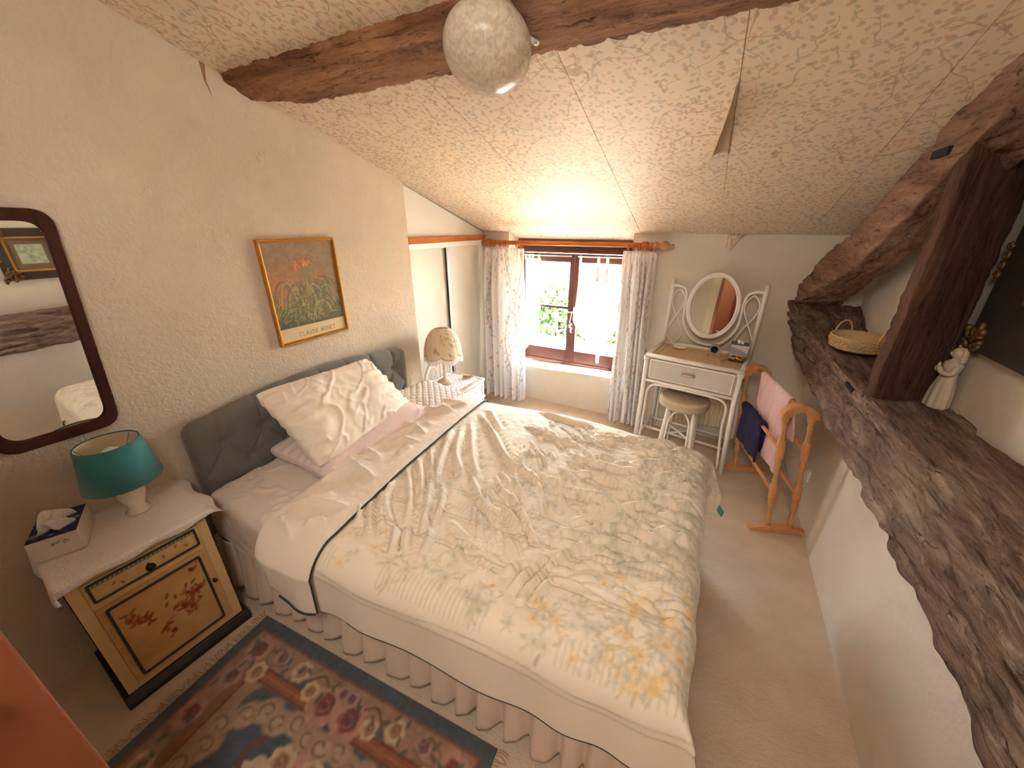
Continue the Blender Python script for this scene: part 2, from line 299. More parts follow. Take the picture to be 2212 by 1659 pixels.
# ------------------------------------------------------------------ painting on dense meshes (flat print and cloth prints)
class Canvas:
    def __init__(s, w, h, res, bgc):
        s.w, s.h, s.res = w, h, res; s.nx, s.ny = int(w*res)+1, int(h*res)+1
        s.a = np.empty((s.nx, s.ny, 3)); s.a[:] = np.array(bgc)/255.
    def _box(s, x0, x1, y0, y1):
        i0, i1 = max(0, int(x0*s.res)), min(s.nx, int(x1*s.res)+2); j0, j1 = max(0, int(y0*s.res)), min(s.ny, int(y1*s.res)+2)
        if i1 <= i0 or j1 <= j0: return None
        X, Y = np.meshgrid(np.arange(i0, i1)/s.res, np.arange(j0, j1)/s.res, indexing='ij'); return slice(i0, i1), slice(j0, j1), X, Y
    def _put(s, b, m, col, a): k = (np.clip(m, 0, 1)*a)[..., None]; s.a[b[0], b[1]] = s.a[b[0], b[1]]*(1-k)+np.array(col)/255.*k
    def ell(s, cx, cy, rx, ry, col, ang=0, a=1, soft=.15):
        R = max(rx, ry)*1.2; b = s._box(cx-R, cx+R, cy-R, cy+R)
        if b is None: return s
        c, q = math.cos(ang), math.sin(ang); X, Y = b[2]-cx, b[3]-cy; d = np.hypot((X*c+Y*q)/rx, (-X*q+Y*c)/ry)
        s._put(b, (1-d)/soft+.5, col, a); return s
    def line(s, pts, wd, col, a=1):
        e = .5/s.res
        for (x0, y0), (x1, y1) in zip(pts[:-1], pts[1:]):
            b = s._box(min(x0, x1)-wd, max(x0, x1)+wd, min(y0, y1)-wd, max(y0, y1)+wd)
            if b is None: continue
            dx, dy = x1-x0, y1-y0; L = dx*dx+dy*dy+1e-12; tt = np.clip(((b[2]-x0)*dx+(b[3]-y0)*dy)/L, 0, 1)
            d = np.hypot(b[2]-x0-tt*dx, b[3]-y0-tt*dy); s._put(b, (wd/2-d)/(2*e)+.5, col, a)
        return s
    def curve(s, pts, wd, col, a=1, n=8): return s.line([tuple(q) for q in crom([(p[0], p[1]) for p in pts], n)], wd, col, a)
    def rect(s, x0, x1, y0, y1, col, a=1):
        b = s._box(x0, x1, y0, y1)
        if b: s._put(b, np.ones_like(b[2]), col, a)
        return s
    def flower(s, x, y, r, c1, c2, c3, n=5, a=1, ph=0):
        for k in range(n): t = 2*PI*k/n+ph; s.ell(x+math.cos(t)*r*.55, y+math.sin(t)*r*.55, r*.5, r*.36, c1 if k % 2 else c2, t, a)
        return s.ell(x, y, r*.26, r*.26, c3, 0, a)
    def rose(s, x, y, r, c1, c2, c3):
        for k in range(7): t = 2*PI*k/7; s.ell(x+math.cos(t)*r*.55, y+math.sin(t)*r*.55, r*.5, r*.42, c1, t)
        for k in range(5): t = 2*PI*k/5+.4; s.ell(x+math.cos(t)*r*.28, y+math.sin(t)*r*.28, r*.36, r*.28, c2, t)
        for k in range(3): s.curve([(x+math.cos(q+k*2)*r*(.18+.14*k), y+math.sin(q+k*2)*r*(.18+.14*k)) for q in np.linspace(0, 4, 7)], r*.09, c3)
        return s.ell(x, y, r*.12, r*.12, c3)
    def speckle(s, amt, sc): X, Y = np.meshgrid(np.arange(s.nx)/s.res, np.arange(s.ny)/s.res, indexing='ij'); s.a *= (1+amt*fbm(X*sc, Y*sc, 0, 3))[..., None]; return s
    def sample(s, u, v):
        x = np.clip(np.asarray(u)*s.res, 0, s.nx-1.001); y = np.clip(np.asarray(v)*s.res, 0, s.ny-1.001); i, j = x.astype(int), y.astype(int); f, g = (x-i)[..., None], (y-j)[..., None]; a = s.a
        return (a[i, j]*(1-f)+a[i+1, j]*f)*(1-g)+(a[i, j+1]*(1-f)+a[i+1, j+1]*f)*g
    def sheet(s, fn, step=1):
        # a flat grid carrying the canvas; fn(u, v) -> points
        u = np.linspace(0, s.w, s.nx//step+1); v = np.linspace(0, s.h, s.ny//step+1); U, V = np.meshgrid(u, v, indexing='ij')
        return MB().grid(np.stack(fn(U, V), -1), col=s.sample(U, V))
GLY = {'C': [[(.9, .85), (.6, 1), (.3, .95), (.08, .7), (.05, .35), (.25, .06), (.55, 0), (.9, .15)]], 'L': [[(.2, 1), (.2, 0), (.85, 0)]], 'A': [[(0, 0), (.48, 1), (.98, 0)], [(.2, .36), (.78, .36)]],
       'U': [[(.1, 1), (.1, .3), (.3, .03), (.65, .03), (.88, .3), (.88, 1)]], 'D': [[(.1, 0), (.1, 1), (.5, 1), (.85, .8), (.95, .5), (.85, .2), (.5, 0), (.1, 0)]], 'E': [[(.85, 1), (.15, 1), (.15, 0), (.88, 0)], [(.15, .52), (.72, .52)]],
       'M': [[(.02, 0), (.12, 1), (.5, .1), (.88, 1), (1, 0)]], 'O': [[(.5, 1), (.18, .87), (.03, .5), (.18, .13), (.5, 0), (.82, .13), (.97, .5), (.82, .87), (.5, 1)]], 'N': [[(.08, 0), (.08, 1), (.92, 0), (.92, 1)]], 'T': [[(.02, 1), (.98, 1)], [(.5, 1), (.5, 0)]]}
def write(cv, text, x, y, h, col, wd, flip=False):
    for ch in text:
        for st in GLY.get(ch, []): cv.line([(x+p*h*.75, y+q*h) for p, q in st], wd, col)
        x += h*(.98 if ch != ' ' else .6)
    return x

# ------------------------------------------------------------------ setting: floor, walls, ceiling, window
def zs(y): return 1.638+.31*(3.3-y)
structure(MB().box(-2.3, 1.2, -.95, 3.62, -.06, 0).build('floor', M['carpet']))
b = MB().prism([(-.85, 0), (2.235, 0), (2.235, zs(2.235)+.08), (-.85, zs(-.85)+.08)], 0, -2.3, -2.03)
b.prism([(2.235, 0), (3.62, 0), (3.62, 1.75), (2.235, zs(2.235)+.08)], 0, -2.3, -2.13); wl = structure(b.build('wall_left', M['wall_left']))
sm = plain('brown_stain', C(150, 116, 84), .9)
st = MB().prism([(1.108, 2.318), (1.128, 2.312), (1.118, 2.25), (1.128, 2.19), (1.109, 2.25)], 0, -2.031, -2.0295).build('water_stain', sm, wl)
b = MB().ball((-2.025, 1.27, 1.99), (.006, .018, .014)).ball((-2.024, 1.278, 2.005), (.006, .012, .012)); b.build('plaster_lump', M['wall_left'], wl, smooth=True)
b = MB().box(-2.3, -1.77, 3.3, 3.62, 0, 1.76).box(-.64, 1.2, 3.3, 3.62, 0, 1.76).box(-1.77, -.64, 3.31, 3.62, 0, .33).box(-1.77, -.64, 3.555, 3.62, 1.57, 1.8)
structure(b.build('wall_far', M['wall']))
b = MB().box(.735, 1.2, -.85, 3.31, 0, .95).box(.885, 1.2, -.85, 3.31, .9, 3.0); wr = structure(b.build('wall_right', M['wall']))
structure(MB().box(-2.3, 1.2, -.95, -.75, 0, 3.05).build('wall_back', M['wall']))
# windowsill: rough plaster with an uneven front edge
U, V = np.meshgrid(np.linspace(-1.77, -.64, 70), np.linspace(0, 1, 14), indexing='ij')
Y = np.where(V < .6, 3.5-V/.6*(.215+.02*fbm(U*9, 0, 2)), 3.285-.0*V); Z = np.where(V < .6, .372, .372-(V-.6)/.4*(.05+.03*fbm(U*11, 3)))+.012*fbm(U*14, V*8, 1)+(U+1.2)*.03
structure(MB().grid(np.stack([U, Y+.012*fbm(U*20, V*9, 5), Z], -1)).build('trim_1', M['wall'], smooth=True))
ce = structure(MB().prism([(-.95, zs(-.95)+.004), (3.62, zs(3.62)+.004), (3.62, zs(3.62)+.2), (-.95, zs(-.95)+.2)], 0, -2.3, 1.2).build('ceiling', M['wall']))
xs = [-2.03, -1.67, -1.13, -.59, -.05, .49, .885]
for a, c in zip(xs[:-1], xs[1:]):
    MB().prism([(-.76, zs(-.76)-.002), (3.555, zs(3.555)-.002), (3.555, zs(3.555)+.004), (-.76, zs(-.76)+.004)], 0, a+.0012, c-.0012).build('wallpaper_strip', M['paper'], ce)
# peeling wallpaper
pb = plain('wallpaper_backing', C(206, 184, 152), .8, var=.05)
U, V = np.meshgrid(np.linspace(0, 1, 24), np.linspace(0, 1, 12), indexing='ij')
wd = .012+.135*U**1.5; an = V*2.1; R = wd/2.1
yy = 1.70+.46*U-.15*V*U; PX_ = -.052-R*np.sin(an)*.9-.012*U*V; PZ_ = zs(yy)-.004-R*(1-np.cos(an))*1.15
MB().grid(np.stack([PX_, yy, PZ_], -1)).build('peeling_flap', pb, ce, smooth=True, solid=.0012)
U, V = np.meshgrid(np.linspace(0, 1, 14), np.linspace(0, 1, 8), indexing='ij')
xx = .02+.17*U; dz = V*(.105*np.exp(-((U-.12)/.28)**2)); MB().grid(np.stack([xx, 3.292-.03*V-.02*np.sin(U*6)*V, 1.638-dz], -1)).build('torn_flap', M['paper'], ce, smooth=True, solid=.001)
# door leaf beside the camera and the terracotta door in the back wall (seen in the dressing mirror)
d1 = structure(MB().box(-1.18, -.2, -.75, -.715, 0, 2.0).build('door_1', M['terracotta']))
MB().box(-1.30, -1.18, -.75, -.70, 0, 2.08).build('casing', M['cream_paint'], d1); MB().ball((-.30, -.68, 1.0), .025).build('door_knob', M['silver'], d1, smooth=True)
d2 = structure(MB().box(-.965, -.925, -.70, -.03, .01, 1.98).build('door_2', M['terracotta'], bevel=.004))
MB().tube([(-.925, -.09, 1.0), (-.88, -.09, 1.0), (-.87, -.14, 1.0), (-.87, -.19, 1.0)], .008).build('handle', M['silver'], d2, smooth=True)

# window
wf = MB().box(-1.77, -.64, 3.49, 3.56, 1.455, 1.585).box(-1.77, -1.715, 3.49, 3.56, .37, 1.455).box(-.695, -.64, 3.49, 3.56, .37, 1.455).box(-1.77, -.64, 3.475, 3.57, .37, .405)
win = structure(wf.build('window_1', M['window_wood'], bevel=.004))
MB().box(-1.77, -.64, 3.465, 3.49, 1.475, 1.50).build('drip_rail', plain('dark_rail', C(70, 42, 36), .5), win)
def sash(x0, x1, side):
    f = MB().box(x0, x0+.045, 3.485, 3.525, .408, 1.45).box(x1-.045, x1, 3.485, 3.525, .408, 1.45).box(x0+.045, x1-.045, 3.485, 3.525, .408, .525).box(x0+.045, x1-.045, 3.485, 3.525, 1.375, 1.45)
    s = f.build('sash', M['window_wood'], win, bevel=.003)
    MB().box(x0+.045, x1-.045, 3.492, 3.518, .94, .962).build('glazing_bar', M['window_wood'], s)
    for z0, z1 in ((.525, .94), (.962, 1.375)): MB().box(x0+.045, x1-.045, 3.503, 3.507, z0, z1).build('pane', M['glass'], s)
    return s
sash(-1.714, -1.181, 0); s2 = sash(-1.179, -.696, 1)
h = MB().lathe([(.014, 0), (.014, .008)], (-1.155, 3.485, .925), (0, -1, 0)); h.box(-1.166, -1.144, 3.478, 3.486, .885, .965)
h.tube([(-1.155, 3.478, .925), (-1.155, 3.455, .925), (-1.17, 3.45, .922), (-1.215, 3.448, .918), (-1.235, 3.45, .916)], [.007, .007, .008, .007, .006]); h.build('window_handle', M['silver'], s2, smooth=True)
k = MB().tube(crom([(-1.18, 3.478, .92), (-1.184, 3.47, .86), (-1.19, 3.466, .82), (-1.178, 3.462, .81), (-1.168, 3.466, .80), (-1.182, 3.462, .785), (-1.19, 3.462, .77), (-1.172, 3.462, .765), (-1.178, 3.462, .74), (-1.168, 3.464, .715)], 5), .0045, 6)
k.tube(crom([(-1.178, 3.462, .80), (-1.196, 3.46, .79), (-1.18, 3.458, .775), (-1.164, 3.46, .765), (-1.176, 3.46, .73)], 5), .004, 6); k.build('knotted_cord', M['white'], win, smooth=True)

# timbers
def loft(st, n, m=9, amp=.012, seed=0, sc=6.0, rnd=.07, crack=0, top=0):
    # st: list of quads (4 corners each) along the timber
    st = np.array(st, float); T = np.linspace(0, len(st)-1, n); i = np.minimum(T.astype(int), len(st)-2); f = (T-i)[:, None, None]; Q = st[i]*(1-f)+st[i+1]*f
    out = np.zeros((n, 4*m, 3)); cen = Q.mean(1)
    for s in range(4):
        for k in range(m):
            t = k/m; p = Q[:, s]*(1-t)+Q[:, (s+1) % 4]*t; cn = rnd*max(0, 1-min(t, 1-t)/.16)**2; out[:, s*m+k] = p+(cen-p)*cn
    if top: nzs = np.ones(4*m); nzs[3*m+2:4*m-2] = .4
    d = out-cen[:, None]; d /= np.linalg.norm(d, axis=2, keepdims=True)+1e-9
    nz = .6*fbm(out[..., 0]*sc*.8+seed, out[..., 1]*sc*.6, out[..., 2]*sc*.8, 4)+.8*fbm(out[..., 0]*sc*3+seed, out[..., 1]*sc*1.2, out[..., 2]*sc*3, 3)+.5*fbm(out[..., 0]*sc*7, out[..., 1]*sc*3+seed, out[..., 2]*sc*7, 2)
    if crack: nz = nz-crack*np.clip(.12-np.abs(fbm(out[..., 0]*sc*2.2, out[..., 1]*2.2+seed, out[..., 2]*sc*2.2, 3)), 0, 1)*6
    if top: nz = nz*nzs
    out += d*(nz*amp*2)[..., None]
    b = MB(); P = np.concatenate([out, out[:, :1]], 1); b.grid(P); N = 4*m+1
    b.f += [tuple(range(4*m)), tuple(range((n-1)*N, (n-1)*N+4*m))]; return b
st = []
for x in np.linspace(-2.10, .56, 9):
    tp = max(0, (-x-1.75)/.3)*.09
    st.append([(x, 1.165, zs(1.165)+.03), (x, 1.185, zs(1.185)-.028), (x, 1.385-tp, zs(1.385-tp)-.038), (x, 1.43-tp, zs(1.43-tp)+.03)])
tag(loft(st, 300, 14, .009, 3, 10, .03, .6).build('ceiling_beam', M['beam_roof'], smooth=True, base=(-.6, 1.3, 2.2)), 'long brown oak beam set flush in the papered slope behind the glass lamp', 'beam', kind='thing')
st = [[(fx, y, zt), (bx, y, zb), (.9, y, .82), (.9, y, zt2)] for y, fx, zt, bx, zb, zt2 in
      ((3.30, .455, 1.21, .62, .79, 1.2), (3.15, .49, 1.17, .605, .815, 1.16), (3.0, .56, 1.1, .60, .835, 1.09), (2.6, .60, 1.06, .585, .818, 1.05), (2.1, .605, 1.065, .583, .815, 1.05), (1.6, .605, 1.10, .583, .822, 1.055),
       (1.1, .61, 1.095, .58, .805, 1.05), (.6, .615, 1.06, .58, .79, 1.05), (.1, .615, 1.06, .58, .80, 1.05), (-.74, .615, 1.06, .58, .80, 1.05))]
tb = tag(loft(st, 460, 22, .024, 9, 8, .035, .9, 1).build('tie_beam', M['beam_tie'], smooth=True, base=(.7, 1.5, .83)), 'massive gnarled horizontal oak beam along the right wall carrying the basket', 'beam', kind='thing')
MB().box(.603, .64, 1.99, 2.09, 1.012, 1.028).xf(RT(0, 0, .02)).build('peg_slot', M['peg'], tb)
st = [[(fx, y, zt), (fx+.01, y, zb), (.77, y, zb+.01), (.79, y, zt+.01)] for y, fx, zt, zb in
      ((3.27, .50, 1.31, 1.18), (3.0, .56, 1.55, 1.31), (2.6, .60, 1.745, 1.488), (2.1, .60, 1.99, 1.752), (1.7, .60, 2.22, 2.0), (1.2, .60, 2.52, 2.3))]
rb = tag(loft(st, 240, 16, .013, 21, 9, .03, .7).build('sloping_rafter', M['beam_raft'], smooth=True, base=(.68, 2.4, 1.2)), 'thick pitted oak rafter rising steeply from the far end of the wall beam', 'beam', kind='thing')
MB().box(.597, .66, 1.945, 2.065, 1.912, 1.938).build('peg_slot', M['peg'], rb)
st = [[(.615, 1.915, z), (.615, 1.815, z), (.865, 1.99+.06*s, z), (.865, 2.09+.06*s, z)] for s, z in ((0, 1.045), (.3, 1.3), (.6, 1.6), (.9, 1.88), (1.0, 1.97))]
tag(loft(st, 150, 14, .009, 33, 8, .025, .4).build('timber_post', M['beam_post'], smooth=True, base=(.74, 1.95, 1.05)), 'dark upright oak post between the wall beam and rafter beside the plaster figurine', 'post', kind='thing')

# ------------------------------------------------------------------ outside the window
structure(MB().box(-14, 12, 3.7, 40, -3.4, -3.3).build('ground', plain('pale_gravel', C(214, 200, 176), .95)))
lr = thing('lean_to_roof', 'sunlit clay tiled roof sloping away just below the window', 'roof', (-1.2, 5.2, -.4))
rz = lambda y: .24-.2*(y-3.66)
MB().prism([(3.64, rz(3.64)-.12), (6.7, rz(6.7)-.12), (6.7, rz(6.7)-.03), (3.64, rz(3.64)-.03)], 0, -5.2, 2.2).build('roof_deck', M['tile'], lr)
MB().box(-5.1, 2.1, 3.7, 6.5, -3.3, -.75).build('wall', M['stone'], lr)
ht = MB(); P = np.array([[(-.085*math.cos(a)*(1-.15*q), -.2+.4*q, .07*math.sin(a)-.2*(-.2+.4*q)+.012*(1-q)) for a in np.linspace(0, PI, 7)] for q in (0, 1)])
t0 = None
for i in range(28):
    for j in range(8):
        x, y = -4.6+.215*i, 3.86+.36*j
        if t0 is None: t0 = MB().grid(P).xf(Matrix.Translation((x, y, rz(y)))).build('roof_tile', M['tile'], lr, smooth=True, solid=.012); px0 = (x, y)
        else:
            o = t0.copy(); S.collection.objects.link(o); o.parent = lr; o.location = (x-px0[0]+random.uniform(-.008, .008), y-px0[1], rz(y)-rz(px0[1])+random.uniform(-.004, .006))
nb = thing('stone_barn', 'low pale stone barn with a clay tiled eave opposite the window', 'building', (-2.5, 9.2, -3.3))
MB().box(-9, 5, 9, 13, -3.3, .78).build('wall', M['stone'], nb)
MB().prism([(8.75, .80), (13.2, 2.1), (13.2, 2.2), (8.75, .9)], 0, -9.2, 5.2).build('roof', M['tile'], nb)
t0 = None
for i in range(34):
    x = -6.6+.24*i
    if t0 is None: t0 = MB().grid(np.array([[(x-.10*math.cos(a), 8.7+.5*q, .9+.09*math.sin(a)+.14*q) for a in np.linspace(0, PI, 7)] for q in (0, 1)])).build('eave_tile', M['tile'], nb, smooth=True, solid=.015); x0 = x
    else: o = t0.copy(); S.collection.objects.link(o); o.parent = nb; o.location = (x-x0, random.uniform(-.02, .02), random.uniform(-.008, .008))
protos = []
for k in range(5):
    a, c = random.uniform(.13, .24), random.uniform(.07, .12); protos.append(MB().prism(rpoly([(-a, -c), (a, -c*.9), (a*.92, c), (-a*.95, c*.9)], .04, 2), 1, 8.93, 9.0).xf(Matrix.Translation((-4.5+k, 0, -.9))).build('wall_stone', M['stone'], nb))
z = -.6; r = 0
while z < .7:
    x = -4.7+random.uniform(0, .3)
    while x < .4:
        p = random.choice(protos); o = p.copy(); S.collection.objects.link(o); o.parent = nb; k = protos.index(p); o.location = (x+4.5-k, random.uniform(-.02, .02), z+.9); x += random.uniform(.4, .5)
    z += .24
b = MB()
def leafcloud(b, n, fn, sz):
    for i in range(n):
        p = Vector(fn()); a = Euler((random.uniform(-.9, .9)-.9, random.uniform(-.6, .6), random.uniform(0, 6.3))).to_matrix(); s = sz*random.uniform(.6, 1.3)
        b.add([p+a@Vector(q)*s for q in ((0, -.5, 0), (.42, -.1, .06), (.3, .4, 0), (0, .65, -.05), (-.3, .4, 0), (-.42, -.1, .06))], [(0, 1, 2, 3), (0, 3, 4, 5)])
leafcloud(b, 5200, lambda: (random.uniform(-4.6, .8), 8.2+random.uniform(-.35, .25), -1.7+1.95*random.random()**.8+.18*math.sin(random.random()*9)), .13)
o = tag(b.build('ivy', M['ivy'], base=(-2, 8.2, -1.7)), 'bright green ivy climbing the stone wall beyond the lower roof', 'ivy', kind='stuff')

# ------------------------------------------------------------------ fitted cupboard by the window
fw = thing('fitted_wardrobe', 'white built-in wardrobe with sliding doors under the slope beside the window', 'wardrobe', (-2.08, 2.77, 0))
MB().prism([(2.24, 1.60), (3.298, 1.60), (3.298, zs(3.298)-.004), (2.24, zs(2.24)-.004)], 0, -2.08, -2.055).build('infill_panel', M['white_panel'], fw)
MB().box(-2.075, -2.025, 2.237, 3.298, 1.568, 1.61).build('timber_rail', M['pine_y'], fw, bevel=.002)
MB().box(-2.085, -2.035, 2.237, 3.298, 1.522, 1.566).build('top_track', M['white'], fw, bevel=.002)
dr = MB().box(-2.066, -2.052, 2.70, 3.295, .012, 1.53).build('sliding_door', M['white_panel'], fw); MB().box(-2.070, -2.046, 2.70, 2.735, .012, 1.53).build('door_stile', plain('aluminium_stile', C(196, 196, 190), .35, .6), dr, bevel=.003)
dr = MB().box(-2.09, -2.074, 2.24, 2.75, .012, 1.53).build('sliding_door', plain('cream_laminate', C(216, 208, 188), .45), fw)
MB().box(-2.1, -2.05, 2.24, 3.298, 0, .012).build('bottom_track', M['silver'], fw)

# ------------------------------------------------------------------ radiator
ra = thing('radiator', 'cream ribbed radiator on the wall behind the dressing table', 'radiator', (.07, 3.27, .12))
MB().box(-.165, .315, 3.255, 3.275, .125, .44).build('back_panel', M['radiator'], ra, bevel=.006)
MB().box(.0, .03, 3.27, 3.3, .16, .42).box(.16, .19, 3.27, 3.3, .16, .42).build('wall_bracket', M['radiator'], ra)
r0 = None
for i in range(15):
    x = -.148+i*.0318
    if r0 is None: r0 = MB().prism(rpoly([(x-.009, 3.26), (x-.007, 3.232), (x+.007, 3.232), (x+.009, 3.26)], .004, 2), 2, .132, .432).build('rib', M['radiator'], ra)
    else: o = r0.copy(); S.collection.objects.link(o); o.parent = ra; o.location = (i*.0318, 0, 0)

# ------------------------------------------------------------------ curtain rod, curtains, cafe curtains
cr = thing('curtain_rod', 'turned pine curtain pole with wooden rings above the window', 'curtain rod', (-1.2, 3.2, 1.55))
MB().tube([(-2.0, 3.2, 1.548), (-.47, 3.2, 1.552)], .0185, 14).build('pole', M['pine'], cr, smooth=True)
fp = [(.018, 0), (.024, .004), (.024, .02), (.016, .026), (.026, .04), (.03, .055), (.022, .068), (.014, .074), (.03, .092), (.036, .112), (.032, .13), (.018, .146), (.009, .152), (.012, .162), (.015, .17), (.011, .178), (.003, .182)]
MB().lathe(fp, (-.50, 3.2, 1.552), (1, 0, 0), 16).build('finial', M['beech'], cr, smooth=True)
for x in (-1.93, -.53):
    MB().tube([(x, 3.3, 1.55), (x, 3.235, 1.55)], .02, 12).tube([(x-.02, 3.2, 1.55), (x+.02, 3.2, 1.55)], .029, 14).build('bracket', M['pine'], cr, smooth=True)
tor = lambda x, tilt, z=1.541: [(x+math.cos(2*PI*k/20)*.027*math.sin(tilt), 3.2+math.cos(2*PI*k/20)*.027*math.cos(tilt), z+math.sin(2*PI*k/20)*.027) for k in range(20)]
for x in (-1.99, -1.955, -1.925, -1.90, -1.872, -1.81, -1.765, -1.645, -1.60): MB().tube(tor(x, random.uniform(-.5, .6)), .0045, 6, True).build('ring', M['pine'], cr, smooth=True)
for x in (-.655, -.615, -.575, -.56, -.545, -.515, -.50, -.482, -.45): MB().tube(tor(x, random.uniform(-.45, .5)), .0045, 6, True).build('ring', M['pine'], cr, smooth=True)
def curtain_print(w_, h_):
    cv = Canvas(w_, h_, 330, (244, 240, 236)); rr = random.Random(5)
    for i in range(int(w_*9)):
        x = .05+i*.115; pts = [(x+.028*math.sin(q*7+i), q) for q in np.linspace(0, h_, 40)]; cv.curve(pts, .005, (178, 168, 160), .8, 3)
        for q in np.linspace(.0, h_, int(h_*60)):
            xx = x+.028*math.sin(q*7+i)+rr.uniform(-.032, .032); cv.ell(xx, q+rr.uniform(-.01, .01), .010, .0048, rr.choice([(176, 168, 164), (186, 164, 154), (168, 162, 164), (190, 180, 166)]), rr.uniform(0, 3.1), .8)
        for q in np.linspace(.1, h_, int(h_*3.2)):
            cv.flower(x+rr.uniform(-.03, .03), q+rr.uniform(-.1, .1), rr.uniform(.012, .021), (214, 150, 142), (224, 176, 168), (198, 116, 112), 5, .75, rr.random()*3)
    return cv
cvc = curtain_print(1.1, 1.5)
def curtain(name, label, x0, x1, xb0, xb1, yb, zt, zb, npl, seed):
    U, V = np.meshgrid(np.linspace(0, 1, 230), np.linspace(0, 1, 90), indexing='ij')
    Ue = U+.03*np.sin(U*13+seed)+.02*fbm(U*6, V*2, seed); k = npl*2*PI
    amp = (.018+.03*np.clip(V*4, 0, 1))*(.75+.5*vn(U*9, 0, seed)); ph = k*Ue+.7*fbm(U*3, V*1.3, seed+2)*3
    X = (x0+(x1-x0)*U)*(1-V**1.2)+(xb0+(xb1-xb0)*U)*V**1.2+.012*np.cos(ph)*np.clip(V*5, .3, 1)
    Y = 3.2+(yb-3.2)*V+amp*np.sin(ph)+.008*np.sin(ph*2.3); Z = zt+(zb-zt)*V+.006*np.sin(ph+1)*V; pin = V < .07; Y = np.where(pin, 3.2+(Y-3.2)*.6, Y)
    th = thing(name, label, 'curtain', (float(xb0+xb1)/2, yb, zb), 'floral curtains at the window')
    MB().grid(np.stack([X, Y, Z], -1), col=cvc.sample(U*1.05+.01*seed, V*1.45)).build('drape', M['curtain'], th, smooth=True, solid=.0015)
    hk = MB()
    for u in np.linspace(.03, .97, 8): hk.tube([(x0+(x1-x0)*u, 3.2, 1.517), (x0+(x1-x0)*u, 3.197, zt-.02)], .0015, 5)
    hk.build('hooks', M['silver'], th)
curtain('curtain', 'white floral curtain gathered at the wardrobe side of the window', -2.0, -1.56, -1.955, -1.495, 3.13, 1.502, .05, 6.5, 1)
curtain('curtain', 'white floral curtain drawn back at the dressing table side of the window', -.69, -.432, -.665, -.375, 3.13, 1.508, .06, 5.5, 4)
cl = thing('cafe_curtain', 'narrow bunched white voile panel at the left sash by the wardrobe', 'curtain', (-1.6, 3.46, .45))
MB().tube([(-1.69, 3.462, 1.428), (-1.205, 3.462, 1.432)], .0055, 8).build('rod', M['white'], cl, smooth=True)
U, V = np.meshgrid(np.linspace(0, 1, 60), np.linspace(0, 1, 40), indexing='ij'); edge = 1-.25*np.clip(V-.45, 0, 1)-.12*np.exp(-((V-.42)/.06)**2)+.1*np.exp(-((V-.6)/.08)**2)
MB().grid(np.stack([-1.675+(.165*edge)*U, 3.46+.012*np.sin(U*22+2*V), 1.40-V*(.95-.22*U)], -1)).build('voile', M['sheer'], cl, smooth=True)
lo = MB()
for x in (-1.665, -1.63, -1.595, -1.53): lo.box(x-.012, x+.012, 3.453, 3.4545, 1.385, 1.44)
lo.build('tab_loops', M['sheer'], cl)
cl = thing('cafe_curtain', 'sheer white voile panel with scalloped hem on the right sash', 'curtain', (-.92, 3.46, .5))
MB().tube([(-1.145, 3.462, 1.43), (-.70, 3.462, 1.434)], .0055, 8).build('rod', M['white'], cl, smooth=True)
U, V = np.meshgrid(np.linspace(0, 1, 70), np.linspace(0, 1, 40), indexing='ij'); x = -1.13+.42*U; zb = .86-.24*np.sin(PI*np.clip(U*1.02, 0, 1))**.75+.0*U
MB().grid(np.stack([x-.03*np.exp(-((U-.0)/.1)**2)*V**3, 3.46+.008*np.sin(U*26+V*3)+.01*np.sin(U*11), 1.36+(zb-1.36)*V], -1)).build('voile', M['sheer'], cl, smooth=True)
lo = MB()
for x in (-1.115, -.95, -.87, -.73): lo.box(x-.012, x+.012, 3.450, 3.4515, 1.35, 1.44)
lo.build('tab_loops', M['sheer'], cl)
MB().box(-.96, -.935, 3.443, 3.446, 1.22, 1.35).box(-.88, -.855, 3.443, 3.446, 1.22, 1.35).build('ties', M['lace'], cl)
MB().prism(rpoly([(-.895, .45), (-.865, .45), (-.862, .75), (-.85, 1.30), (-.905, 1.30), (-.90, .75)], .012, 3), 1, 3.444, 3.446).build('ribbon', M['sheer'], cl)

# ------------------------------------------------------------------ bed
bed = thing('double_bed', 'double bed with tufted grey velvet headboard and frilled cream valance', 'bed', (-.93, 1.28, 0))
MB().box(-1.92, .05, .72, 1.94, .05, .31).build('divan_base', M['valance'], bed)
# headboard
U, V = np.meshgrid(np.linspace(0, 1, 190), np.linspace(0, 1, 100), indexing='ij')
ys = .60+1.39*U; top = .862+.062*np.sin(PI*U); er = .05
for s in (0, 1):
    q = np.abs(U-s)*1.39; top = np.where(q < er, top-er+np.sqrt(np.clip(er**2-(er-q)**2, 0, 1)), top)
bt = [(.73+.187*k, .742) for k in range(7)]+[(.8235+.187*k, .615) for k in range(6)]+[(.73+.187*k, .49) for k in range(7)]
for y, z in bt[:7]: top = top-.006*np.exp(-np.abs(ys-y)/.02)
zz = .12+(top-.12)*V; D = np.minimum(np.minimum(U*1.39, (1-U)*1.39), top-zz); depth = .052*np.sqrt(np.clip(1-(1-np.clip(D/.055, 0, 1))**2, 0, 1))+.02
crs = np.zeros_like(zz)
def seg(x0, z0, x1, z1, wd, dp):
    global crs
    dx, dz = x1-x0, z1-z0; t = np.clip(((ys-x0)*dx+(zz-z0)*dz)/(dx*dx+dz*dz), 0, 1); crs = np.maximum(crs, dp*np.exp(-(np.hypot(ys-x0-t*dx, zz-z0-t*dz)/wd)**1.2))
for y, z in bt[:7]:
    seg(y, z, y, z+.22, .011, .020)
    for sg in (-1, 1): seg(y, z, y+sg*.0935, z-.127, .010, .018)
for y, z in bt[14:]:
    for sg in (-1, 1): seg(y, z, y+sg*.0935, z+.125, .010, .018)
